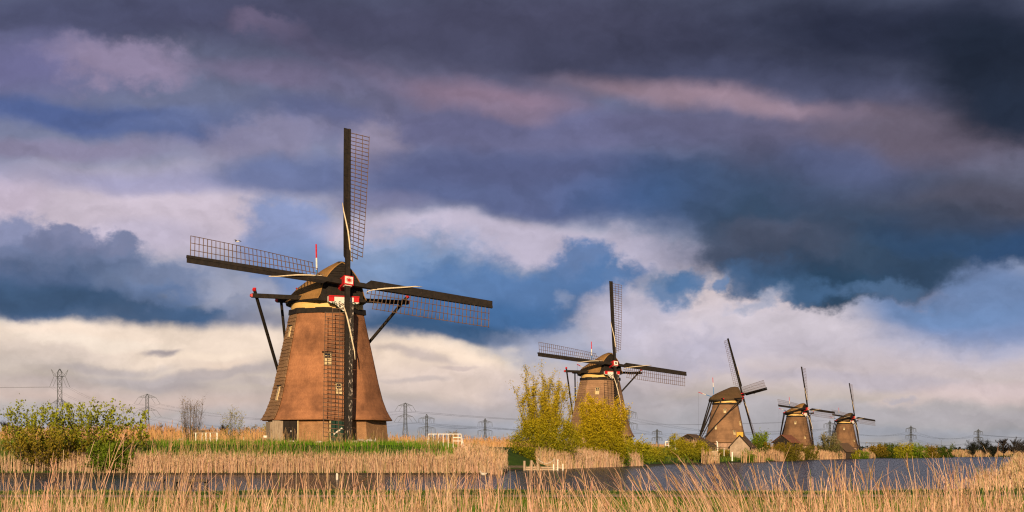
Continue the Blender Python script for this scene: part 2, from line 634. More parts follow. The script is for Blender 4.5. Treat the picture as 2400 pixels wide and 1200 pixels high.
def leafy(name, trans=0.3, rough=0.6):
    """Leaves and stems: own colour from the 'tint' attribute, some light passes through."""
    m = bpy.data.materials.new(name)
    m.use_nodes = True
    nt = m.node_tree
    nt.nodes.clear()
    N, Lk = nt.nodes, nt.links
    a = N.new('ShaderNodeAttribute')
    a.attribute_name = 'tint'
    d = N.new('ShaderNodeBsdfDiffuse')
    t = N.new('ShaderNodeBsdfTranslucent')
    mx = N.new('ShaderNodeMixShader')
    mx.inputs[0].default_value = trans
    o = N.new('ShaderNodeOutputMaterial')
    Lk.new(a.outputs['Color'], d.inputs[0])
    Lk.new(a.outputs['Color'], t.inputs[0])
    Lk.new(d.outputs[0], mx.inputs[1])
    Lk.new(t.outputs[0], mx.inputs[2])
    Lk.new(mx.outputs[0], o.inputs[0])
    return m


M = {}
M['black_wood'] = surface('black tarred wood', (0.007, 0.005, 0.004), (0.019, 0.013, 0.009), (3, 3, 3), 0.75, 0.4, 25, c3=(0.085, 0.05, 0.03), spots=0.64, sscale=(2.2, 2.2, 2.2))
M['worn_black_wood'] = surface('worn black wood', (0.007, 0.005, 0.004), (0.020, 0.014, 0.010), (3, 3, 3), 0.75, 0.4, 25, c3=(0.40, 0.34, 0.29), spots=0.555, sscale=(9, 9, 1.6))
M['lath'] = surface('weathered lath', (0.085, 0.052, 0.034), (0.16, 0.102, 0.068), (2, 2, 2), 0.8, 0)
M['canvas'] = surface('rolled canvas', (0.52, 0.42, 0.27), (0.70, 0.60, 0.44), (6, 6, 6), 0.9, 0.4, 20)
M['red'] = surface('red paint', (0.44, 0.012, 0.016), (0.52, 0.02, 0.022), (5, 5, 5), 0.45, 0.1)
M['white'] = surface('white paint', (0.62, 0.58, 0.52), (0.74, 0.70, 0.64), (5, 5, 5), 0.5, 0.1)
M['blue'] = surface('blue paint', (0.03, 0.16, 0.42), (0.04, 0.20, 0.50), (5, 5, 5), 0.5, 0.1)
M['green_paint'] = surface('dark green paint', (0.006, 0.028, 0.020), (0.010, 0.045, 0.030), (5, 5, 5), 0.5, 0.1)
M['cream_paint'] = surface('cream paint', (0.60, 0.38, 0.12), (0.70, 0.47, 0.17), (1.2, 1.2, 6), 0.6, 0.15)
M['cream_frame'] = surface('cream window paint', (0.50, 0.38, 0.20), (0.58, 0.46, 0.26), (5, 5, 5), 0.55, 0.1)
M['glass'] = surface('dark window glass', (0.012, 0.014, 0.018), (0.02, 0.022, 0.03), (5, 5, 5), 0.08, 0, spec=0.6)
M['grey_wood'] = surface('grey weathered wood', (0.20, 0.15, 0.11), (0.34, 0.27, 0.20), (12, 12, 1.5), 0.85, 0.5, 30)
M['dock_wood'] = surface('bleached dock wood', (0.30, 0.22, 0.15), (0.46, 0.37, 0.27), (2, 12, 12), 0.85, 0.5, 30)
M['dark_dock_wood'] = surface('wet dark wood', (0.035, 0.026, 0.02), (0.075, 0.055, 0.04), (2, 9, 9), 0.7, 0.5, 30)
M['steel'] = surface('galvanised steel', (0.055, 0.065, 0.085), (0.085, 0.10, 0.125), (0.2, 0.2, 0.2), 0.6, 0)
M['wire'] = surface('aluminium cable', (0.06, 0.07, 0.09), (0.09, 0.10, 0.13), (0.1, 0.1, 0.1), 0.5, 0)
M['chain'] = surface('white chain', (0.6, 0.56, 0.5), (0.7, 0.66, 0.6), (9, 9, 9), 0.5, 0)
M['bark'] = surface('bark', (0.055, 0.038, 0.024), (0.13, 0.09, 0.055), (5, 5, 1.5), 0.9, 0.6, 25)
M['dark_bark'] = surface('dark winter bark', (0.022, 0.019, 0.018), (0.05, 0.043, 0.038), (3, 3, 1), 0.9, 0)
M['goose'] = surface('goose plumage', (0.20, 0.15, 0.11), (0.42, 0.35, 0.28), (7, 7, 7), 0.8, 0)
M['goose_pale'] = surface('pale plumage', (0.36, 0.31, 0.26), (0.60, 0.56, 0.50), (7, 7, 7), 0.8, 0)
M['beak'] = surface('orange beak', (0.50, 0.16, 0.03), (0.58, 0.22, 0.05), (7, 7, 7), 0.5, 0)
M['gull_grey'] = surface('grey wing', (0.20, 0.20, 0.22), (0.30, 0.30, 0.33), (7, 7, 7), 0.8, 0)
M['reed_roof'] = surface('old roof thatch', (0.085, 0.052, 0.030), (0.17, 0.105, 0.06), (3, 3, 9), 0.95, 0.8, 14, dist=0.05)
M['tile_roof'] = surface('old red tiles', (0.16, 0.055, 0.03), (0.30, 0.12, 0.06), (2.5, 2.5, 7), 0.9, 0.6, 12, dist=0.05, c3=(0.33, 0.28, 0.18), spots=0.6)
M['rust_pole'] = surface('rust red pole', (0.30, 0.07, 0.03), (0.40, 0.11, 0.05), (5, 5, 5), 0.7, 0)
M['yellow_paint'] = surface('ochre plaster', (0.50, 0.30, 0.04), (0.58, 0.36, 0.06), (5, 5, 5), 0.8, 0.1)
M['leaf'] = leafy('leaf', 0.35)
M['reed'] = leafy('reed stem', 0.18)


def thatch(name, c1, c2, c3, band=0.5):
    """Reed thatch: fine vertical stalks, soft horizontal coats, weather patches."""
    m, nt, b = new_mat(name, 0.95, 0.1)
    N, Lk = nt.nodes, nt.links
    tcn = N.new('ShaderNodeTexCoord')

    def noise(scale, detail, rough=0.6, loc=(0, 0, 0)):
        mp = N.new('ShaderNodeMapping')
        mp.inputs['Scale'].default_value = scale
        mp.inputs['Location'].default_value = loc
        Lk.new(tcn.outputs['Object'], mp.inputs[0])
        n = N.new('ShaderNodeTexNoise')
        n.inputs['Scale'].default_value = 1.0
        n.inputs['Detail'].default_value = detail
        n.inputs['Roughness'].default_value = rough
        Lk.new(mp.outputs[0], n.inputs[0])
        return n.outputs['Fac']
    fine = noise((16, 16, 3.2), 6, 0.75)
    patch = noise((0.5, 0.5, 0.42), 7, 0.66, (5, 1, 2))
    coats = noise((0.16, 0.16, 1.9), 3, 0.6, (1, 8, 4))
    mx = N.new('ShaderNodeMixRGB')
    mx.inputs[1].default_value = (*c1, 1)
    mx.inputs[2].default_value = (*c2, 1)
    r = N.new('ShaderNodeMapRange')
    r.inputs[1].default_value, r.inputs[2].default_value = 0.33, 0.68
    Lk.new(fine, r.inputs[0])
    Lk.new(r.outputs[0], mx.inputs[0])
    m2 = N.new('ShaderNodeMixRGB')
    r2 = N.new('ShaderNodeMapRange')
    r2.inputs[1].default_value, r2.inputs[2].default_value = 0.40, 0.66
    r2.inputs[4].default_value = 0.9
    Lk.new(patch, r2.inputs[0])
    Lk.new(r2.outputs[0], m2.inputs[0])
    Lk.new(mx.outputs[0], m2.inputs[1])
    m2.inputs[2].default_value = (*c3, 1)
    m4 = N.new('ShaderNodeMixRGB')
    m4.blend_type = 'MULTIPLY'
    r4 = N.new('ShaderNodeMapRange')
    r4.inputs[1].default_value, r4.inputs[2].default_value = 0.35, 0.65
    r4.inputs[3].default_value, r4.inputs[4].default_value = 0.70, 1.12
    Lk.new(coats, r4.inputs[0])
    m4.inputs[0].default_value = band
    Lk.new(m2.outputs[0], m4.inputs[1])
    Lk.new(r4.outputs[0], m4.inputs[2])
    Lk.new(m4.outputs[0], b.inputs['Base Color'])
    bp = N.new('ShaderNodeBump')
    bp.inputs['Strength'].default_value = 0.8
    bp.inputs['Distance'].default_value = 0.06
    ad = N.new('ShaderNodeMath')
    ad.operation = 'MULTIPLY_ADD'
    Lk.new(coats, ad.inputs[0])
    ad.inputs[1].default_value = 0.3
    Lk.new(fine, ad.inputs[2])
    Lk.new(ad.outputs[0], bp.inputs['Height'])
    Lk.new(bp.outputs[0], b.inputs['Normal'])
    return m


M['thatch'] = thatch('reed thatch', (0.285, 0.126, 0.062), (0.43, 0.200, 0.100), (0.150, 0.070, 0.040))
M['thatch_course'] = thatch('coursed thatch', (0.26, 0.15, 0.078), (0.38, 0.23, 0.125), (0.21, 0.125, 0.072))
M['thatch_tan'] = thatch('tan thatch', (0.28, 0.162, 0.095), (0.40, 0.245, 0.145), (0.21, 0.128, 0.08))
M['thatch_brown'] = thatch('brown thatch', (0.21, 0.118, 0.066), (0.31, 0.18, 0.10), (0.15, 0.088, 0.053))
M['thatch_dark'] = thatch('dark brown thatch', (0.165, 0.092, 0.05), (0.24, 0.138, 0.075), (0.12, 0.07, 0.042))
M['cap_thatch'] = thatch('cap thatch', (0.28, 0.145, 0.05), (0.42, 0.23, 0.082), (0.20, 0.12, 0.042))
M['cap_thatch_dark'] = thatch('dark mossy cap thatch', (0.085, 0.050, 0.028), (0.14, 0.085, 0.045), (0.07, 0.05, 0.022))


def brick_mat(name, c1, c2, mortar, scale=1.0):
    m, nt, b = new_mat(name, 0.9, 0.15)
    N, Lk = nt.nodes, nt.links
    uv = N.new('ShaderNodeUVMap')
    br = N.new('ShaderNodeTexBrick')
    br.inputs['Color1'].default_value = (*c1, 1)
    br.inputs['Color2'].default_value = (*c2, 1)
    br.inputs['Mortar'].default_value = (*mortar, 1)
    br.inputs['Scale'].default_value = scale
    br.inputs['Mortar Size'].default_value = 0.008
    br.inputs['Brick Width'].default_value = 0.22
    br.inputs['Row Height'].default_value = 0.075
    br.inputs['Bias'].default_value = -0.2
    Lk.new(uv.outputs[0], br.inputs['Vector'])
    tcn = N.new('ShaderNodeTexCoord')
    nz = N.new('ShaderNodeTexNoise')
    nz.inputs['Scale'].default_value = 0.9
    nz.inputs['Detail'].default_value = 8
    nz.inputs['Roughness'].default_value = 0.7
    Lk.new(tcn.outputs['Object'], nz.inputs[0])
    mr = N.new('ShaderNodeMapRange')
    mr.inputs[1].default_value, mr.inputs[2].default_value = 0.3, 0.7
    mr.inputs[3].default_value, mr.inputs[4].default_value = 0.6, 1.3
    Lk.new(nz.outputs['Fac'], mr.inputs[0])
    mu = N.new('ShaderNodeMixRGB')
    mu.blend_type = 'MULTIPLY'
    mu.inputs[0].default_value = 1.0
    Lk.new(br.outputs['Color'], mu.inputs[1])
    Lk.new(mr.outputs[0], mu.inputs[2])
    Lk.new(mu.outputs[0], b.inputs['Base Color'])
    bp = N.new('ShaderNodeBump')
    bp.inputs['Strength'].default_value = 0.6
    bp.inputs['Distance'].default_value = 0.01
    Lk.new(br.outputs['Fac'], bp.inputs['Height'])
    bp.invert = True
    Lk.new(bp.outputs[0], b.inputs['Normal'])
    return m


M['brick'] = brick_mat('old brown brick', (0.31, 0.155, 0.072), (0.23, 0.115, 0.055), (0.36, 0.235, 0.135))
M['pink_brick'] = brick_mat('pale pink brick', (0.36, 0.22, 0.15), (0.30, 0.17, 0.115), (0.40, 0.31, 0.24))
M['pale_brick'] = brick_mat('pale grey brick', (0.36, 0.27, 0.20), (0.28, 0.20, 0.15), (0.42, 0.35, 0.28))


def box_uv(o):
    """Metre-scale UVs: along the wall and up."""
    me = o.data
    uv = me.uv_layers.new(name='UVMap')
    for p in me.polygons:
        n = p.normal
        t = Vector((-n.y, n.x, 0))
        t = t.normalized() if t.length > 0.1 else Vector((1, 0, 0))
        for li in p.loop_indices:
            c = me.vertices[me.loops[li].vertex_index].co
            uv.data[li].uv = (c.dot(t) + p.index * 0.37, c.z)
    return o

# ================================================================ the setting: ground, water, path
FAR_BANK = [(-900, 122), (-1.6, 122), (-1.3, 140), (-0.9, 151), (-0.3, 158), (3.2, 164), (7, 182), (15, 215), (26, 258), (36, 290), (52, 345), (66, 410), (82, 480), (118, 600), (180, 790),
            (265, 1010), (420, 1340), (620, 1700)]
NEAR_BANK = [(-900, 60), (14, 60), (18.5, 68), (21, 78), (33, 114), (50, 170), (87, 295), (150, 480), (250, 740), (390, 1080), (600, 1500), (760, 1700)]
CANAL = np.array(FAR_BANK + NEAR_BANK[::-1], dtype=float)


def canal_sd(x, y):
    """Signed distance to the water's edge: negative over the water."""
    x, y = np.asarray(x, float), np.asarray(y, float)
    d2 = np.full(x.shape, 1e18)
    inside = np.zeros(x.shape, bool)
    n = len(CANAL)
    for i in range(n):
        ax, ay = CANAL[i]
        bx, by = CANAL[(i + 1) % n]
        ex, ey = bx - ax, by - ay
        t = np.clip(((x - ax) * ex + (y - ay) * ey) / (ex * ex + ey * ey), 0, 1)
        d2 = np.minimum(d2, (x - ax - t * ex) ** 2 + (y - ay - t * ey) ** 2)
        c = ((ay > y) != (by > y)) & (x < ex * (y - ay) / (ey if ey != 0 else 1e-9) + ax)
        inside ^= c
    d = np.sqrt(d2)
    return np.where(inside, -d, d)


def near_side(x, y):
    """True on the photographer's side of the canal."""
    nx = np.array([p[0] for p in NEAR_BANK], float)
    ny = np.array([p[1] for p in NEAR_BANK], float)
    return np.asarray(y, float) < np.interp(x, nx, ny) + 8


PLATEAU = 2.33


def ground_z(x, y):
    x, y = np.asarray(x, float), np.asarray(y, float)
    sd = canal_sd(x, y)
    wob = 0.06 * np.sin(x * 0.9 + y * 0.37) + 0.05 * np.sin(x * 0.31 - y * 0.53 + 1.0)
    near = near_side(x, y)
    t = np.clip(sd / np.interp(y, [122, 132, 160, 200], [9.5, 5.0, 5.0, 13.0]), 0, 1)
    far = 0.12 + np.clip((sd - 9) / 9, 0, 1) * 0.2 + (PLATEAU - 0.32) * (t * t * (3 - 2 * t) * 0.55 + t * 0.45) + wob * np.clip(sd / 4, 0, 1)
    nearz = 0.10 + 0.12 * np.clip(sd / 4, 0, 1) + 0.4 * wob * np.clip(sd / 3, 0, 1)
    z = np.where(near, nearz, far)
    # land falls gently away from the mill bank
    z = np.where(near | (sd < 60), z, z - np.clip((sd - 60) / 300, 0, 1) * 0.9)
    wet = np.clip(-sd / 1.5, 0, 1)
    return np.where(sd < 0, 0.10 - 1.3 * wet, z)


def gz(x, y):
    return float(ground_z(np.array([x]), np.array([y]))[0])


def spaced(parts):
    out = []
    for a, b, s in parts:
        out += list(np.arange(a, b, s))
    return np.array(out + [parts[-1][1]], float)


gx = spaced([(-6000, -1000, 500), (-1000, -100, 60), (-100, -46, 4), (-46, 46, 0.8), (46, 130, 2.0), (130, 320, 6), (320, 1000, 40), (1000, 6000, 500)])
gy = spaced([(-400, -20, 40), (-20, 50, 3), (50, 66, 0.8), (66, 116, 2.0), (116, 160, 0.8), (160, 240, 2), (240, 640, 4), (640, 1100, 10), (1100, 1800, 30), (1800, 3000, 150), (3000, 9000, 1000)])
GX, GY = np.meshgrid(gx, gy)
GZ = ground_z(GX.ravel(), GY.ravel())
gv = np.stack([GX.ravel(), GY.ravel(), GZ], 1)
nx_, ny_ = len(gx), len(gy)
ii = (np.arange(ny_ - 1)[:, None] * nx_ + np.arange(nx_ - 1)[None, :]).ravel()
gf = np.stack([ii, ii + 1, ii + nx_ + 1, ii + nx_], 1)

gm, nt, b = new_mat('grassy soil', 0.95, 0.1)
N, Lk = nt.nodes, nt.links
tcn = N.new('ShaderNodeTexCoord')
n1 = N.new('ShaderNodeTexNoise')
n1.inputs['Scale'].default_value = 0.35
n1.inputs['Detail'].default_value = 9
n1.inputs['Roughness'].default_value = 0.7
Lk.new(tcn.outputs['Object'], n1.inputs[0])
rp = N.new('ShaderNodeValToRGB')
rp.color_ramp.elements[0].position = 0.32
rp.color_ramp.elements[0].color = (0.030, 0.070, 0.010, 1)
rp.color_ramp.elements[1].position = 0.72
rp.color_ramp.elements[1].color = (0.075, 0.130, 0.018, 1)
Lk.new(n1.outputs['Fac'], rp.inputs[0])
# bare mud where the ground runs into the water
sx = N.new('ShaderNodeSeparateXYZ')
Lk.new(tcn.outputs['Object'], sx.inputs[0])
mr = N.new('ShaderNodeMapRange')
mr.inputs[1].default_value, mr.inputs[2].default_value = 0.09, 0.14
Lk.new(sx.outputs[2], mr.inputs[0])
mx = N.new('ShaderNodeMixRGB')
mx.inputs[1].default_value = (0.06, 0.045, 0.03, 1)
Lk.new(mr.outputs[0], mx.inputs[0])
Lk.new(rp.outputs[0], mx.inputs[2])
Lk.new(mx.outputs[0], b.inputs['Base Color'])
bp = N.new('ShaderNodeBump')
bp.inputs['Strength'].default_value = 0.7
bp.inputs['Distance'].default_value = 0.15
n2 = N.new('ShaderNodeTexNoise')
n2.inputs['Scale'].default_value = 6.0
n2.inputs['Detail'].default_value = 5
Lk.new(tcn.outputs['Object'], n2.inputs[0])
Lk.new(n2.outputs['Fac'], bp.inputs['Height'])
Lk.new(bp.outputs[0], b.inputs['Normal'])
M['soil'] = gm
tag(np_mesh('ground', gv, gf, gm, smooth=True), kind='structure')

# water with wind ripples
wm, nt, b = new_mat('wind-rippled water', 0.16, 0.5)
b.inputs['Base Color'].default_value = (0.008, 0.014, 0.026, 1)
b.inputs['IOR'].default_value = 1.2
N, Lk = nt.nodes, nt.links
tcn = N.new('ShaderNodeTexCoord')


def wave_noise(sc, det, rough, rot):
    mp = N.new('ShaderNodeMapping')
    mp.inputs['Scale'].default_value = sc
    mp.inputs['Rotation'].default_value = (0, 0, rot)
    Lk.new(tcn.outputs['Object'], mp.inputs[0])
    n = N.new('ShaderNodeTexNoise')
    n.inputs['Scale'].default_value = 1.0
    n.inputs['Detail'].default_value = det
    n.inputs['Roughness'].default_value = rough
    Lk.new(mp.outputs[0], n.inputs[0])
    return n.outputs['Fac']


a1 = wave_noise((1.1, 2.2, 1), 5, 0.62, 0.25)
a2 = wave_noise((0.05, 0.12, 1), 3, 0.5, -0.2)
ml = N.new('ShaderNodeMath')
ml.operation = 'MULTIPLY_ADD'
Lk.new(a2, ml.inputs[0])
ml.inputs[1].default_value = 0.9
Lk.new(a1, ml.inputs[2])
bp = N.new('ShaderNodeBump')
bp.inputs['Strength'].default_value = 1.0
bp.inputs['Distance'].default_value = 0.8
Lk.new(ml.outputs[0], bp.inputs['Height'])
Lk.new(bp.outputs[0], b.inputs['Normal'])
M['water'] = wm
wv = np.array([(-3000, 40, 0), (3000, 40, 0), (3000, 3000, 0), (-3000, 3000, 0)], float)
tag(np_mesh('water', wv, np.array([(0, 1, 2, 3)]), wm), kind='structure')

# trodden path along the near bank
pts = np.arange(-40, 41, 0.5)
pv, pf = [], []
for i, x in enumerate(pts):
    yc = 46.2 + 0.25 * math.sin(x * 0.23) + 0.12 * math.sin(x * 0.9)
    for k, dy in enumerate((-0.75, -0.3, 0.3, 0.75)):
        y = yc + dy * (1 + 0.15 * math.sin(x * 1.7 + k))
        pv.append((x, y, 0.30 + (0.012 if k in (1, 2) else -0.03)))
for i in range(len(pts) - 1):
    for k in range(3):
        q = i * 4 + k
        pf.append((q, q + 4, q + 5, q + 1))
M['path'] = surface('trodden earth', (0.30, 0.20, 0.13), (0.42, 0.30, 0.21), (1.5, 1.5, 1.5), 0.95, 0.6, 9, dist=0.03)
tag(np_mesh('path', np.array(pv), np.array(pf), M['path']), kind='structure')

# ================================================================ windmills
HUB_Z = 13.58          # hub above the mill's ground
HUB_FWD = 4.4          # hub in front of the tower's axis
PHI = R(14)            # tilt of the wind shaft
TOWER = [(2.03, 5.76), (2.35, 5.54), (2.9, 5.24), (3.8, 4.90), (5.2, 4.55), (6.8, 4.20), (8.6, 3.80), (10.2, 3.44), (11.1, 3.25)]


def octagon(r, phase, z, soft=0.0):
    """Ring of an eight-sided tower; soft > 0 rounds the thatched corners."""
    out = []
    for k in range(8):
        a0 = phase + k * math.pi / 4
        if soft <= 0:
            out.append(Vector((r * math.sin(a0), -r * math.cos(a0), z)))
            continue
        p = Vector((math.sin(a0), -math.cos(a0), 0)) * r
        q0 = Vector((math.sin(a0 - math.pi / 4), -math.cos(a0 - math.pi / 4), 0)) * r
        q1 = Vector((math.sin(a0 + math.pi / 4), -math.cos(a0 + math.pi / 4), 0)) * r
        for t in (-1, -0.4, 0.4, 1):
            q = p + ((q0 if t < 0 else q1) - p) * (soft * abs(t)) - p * (soft * 0.14 * (1 - abs(t)))
            out.append(Vector((q.x, q.y, z)))
    return out


def tower_r(z):
    return float(np.interp(z, [t[0] for t in TOWER], [t[1] for t in TOWER]))


def on_face(phase, face, z, u=0.0, out=0.0, r=None):
    """Point on the middle line of tower face number `face`, u metres along it, out metres proud; with the face's frame."""
    a = phase + (face + 0.5) * math.pi / 4
    r = tower_r(z) if r is None else r
    ap = r * math.cos(math.pi / 8)
    n = Vector((math.sin(a), -math.cos(a), 0))
    t = Vector((math.cos(a), math.sin(a), 0))
    return n * (ap + out) + t * u + Vector((0, 0, z)), n, t


CAP_SECT = [(-3.35, 2.05, 15.42), (-2.5, 2.42, 15.50), (-1.4, 2.72, 15.36), (-0.5, 3.02, 15.02), (0.6, 3.16, 14.58), (1.7, 3.02, 14.12),
            (2.6, 2.62, 13.72), (3.3, 2.00, 13.36), (3.8, 1.25, 13.04), (4.0, 0.5, 12.78)]
CAP_BASE = 12.22


def cap_section(a):
    """Half-round roof drawn up towards the ridge: share of the half width and of the height at angle a."""
    c, s = math.cos(a), max(0.0, math.sin(a))
    t = 1 - abs(c)                       # straight pitch
    return c, 0.62 * s ** 0.95 + 0.38 * t ** 0.85


def cap_half(f):
    """Share of the half width left at the share f of the height."""
    lo, hi = 0.0, math.pi / 2
    for _ in range(30):
        m_ = (lo + hi) / 2
        if cap_section(m_)[1] < f:
            lo = m_
        else:
            hi = m_
    return math.cos(lo)


def cap_ring(y, w, zr, n=18, grow=0.0, base=CAP_BASE):
    out = []
    for k in range(n + 1):
        a = math.pi * k / n
        x, s = cap_section(a)
        x *= w + grow
        z = base + (zr + grow - base) * s
        flare = 0.22 * max(0.0, 1 - (z - base) / 0.5) ** 2          # eaves kick outwards
        out.append(Vector((x + math.copysign(flare, x) if abs(x) > 0.3 else x, y, z)))
    return out


def make_sails(root, Mc, hub, rot, bars, detail):
    n = Mc @ Vector((0, -math.cos(PHI), math.sin(PHI)))
    up = Mc @ Vector((0, math.sin(PHI), math.cos(PHI)))
    r = Mc @ Vector((1, 0, 0))
    for k in range(4):
        a = rot + k * math.pi / 2
        e = up * math.cos(a) + r * math.sin(a)
        t = r * math.cos(a) - up * math.sin(a)
        RS = 14.0 if k % 2 == 0 else 13.75
        off = n * (0.12 if k % 2 == 0 else -0.22)
        O = hub + off

        def tw(s):                       # twist of the sail along its length
            return R(24) * (1 - (s - 2.0) / (RS - 2.0)) ** 1.3 + R(3)

        def pt(s, q, lift=0.0):          # s along the stock, q across (lattice positive, wind board negative)
            w = tw(s)
            return O + e * s + t * (q * math.cos(w)) - n * (q * math.sin(w)) + n * lift
        # wind boards
        m = MB()
        q0, q1 = -0.13, -0.54
        ss = [1.75, 2.15, 4.5, 7.0, 9.5, 12.0, RS]
        for i in range(len(ss) - 1):
            s0, s1 = ss[i], ss[i + 1] - (0.012 if i else 0)
            qa = q1 if i else -0.20
            vs = []
            for (s, q) in ((s0, q0), (s1, q0), (s1, q1), (s0, qa)):
                vs += [pt(s, q, 0.05), pt(s, q, 0.01)]
            m.add(vs, [(0, 2, 4, 6), (7, 5, 3, 1), (0, 1, 3, 2), (2, 3, 5, 4), (4, 5, 7, 6), (6, 7, 1, 0)])
        sail = m.build('sail', M['worn_black_wood'] if k == 2 else M['black_wood'], root)
        # laths across
        lm = M['lath']
        width = lambda s: 1.78 + 0.10 * (s / RS)
        svals = [2.05 + (RS - 0.32 - 2.05) * i / (bars - 1) for i in range(bars)]
        th = 0.05
        lat = MB()
        for i, s in enumerate(svals):
            f = 1.0 if i > 1 else (0.34, 0.67)[i]
            b = MB() if detail else lat
            b.beam(pt(s, 0.05, -0.02), pt(s, width(s) * f + 0.04, -0.02), th, th, up=n)
            if detail:
                b.build('lath', lm, sail, fix=False)
        for j in (1, 2, 3):
            b = MB() if detail else lat
            smin = svals[{1: 0, 2: 1, 3: 2}[j]]
            sv = [smin - 0.06] + [smin + (RS - 0.28 - smin) * i / 5 for i in range(1, 6)]
            b.tube([pt(s, width(s) * j / 3.0, 0.025) for s in sv], 0.028, 4)
            if detail:
                b.build('long_lath', lm, sail, fix=False)
        if not detail:
            tag(lat.build('lattice', lm, sail, fix=False), kind='stuff')
        # rolled canvas lying across the stock
        c = MB()
        prof = [(1.9, 0.55, .03, .0), (2.2, 0.34, .05, .0), (2.6, 0.22, .085, .06), (3.4, 0.05, .10, .22), (4.4, -0.16, .10, .26), (5.4, -0.40, .085, .16), (6.2, -0.60, .07, .1), (6.9, -0.68, .045, .03)]
        c.tube([pt(s, q, 0.10 + l * 0.8) for s, q, rr, l in prof], [rr * 0.72 for s, q, rr, l in prof], 6)
        c.build('rolled_sailcloth', M['canvas'], sail, smooth=True)
    # the two stocks run right through the hub
    for k in range(2):
        a = rot + k * math.pi / 2
        e = up * math.cos(a) + r * math.sin(a)
        RS = 14.0 if k == 0 else 13.75
        O = hub + n * (0.12 if k == 0 else -0.22)
        m = MB()
        for sgn in (1, -1):
            m.beam(O, O + e * (sgn * RS), 0.40, 0.34, up=n, w2=0.22, h2=0.18)
        m.build('stock', M['black_wood'], root)
    return n, up, r


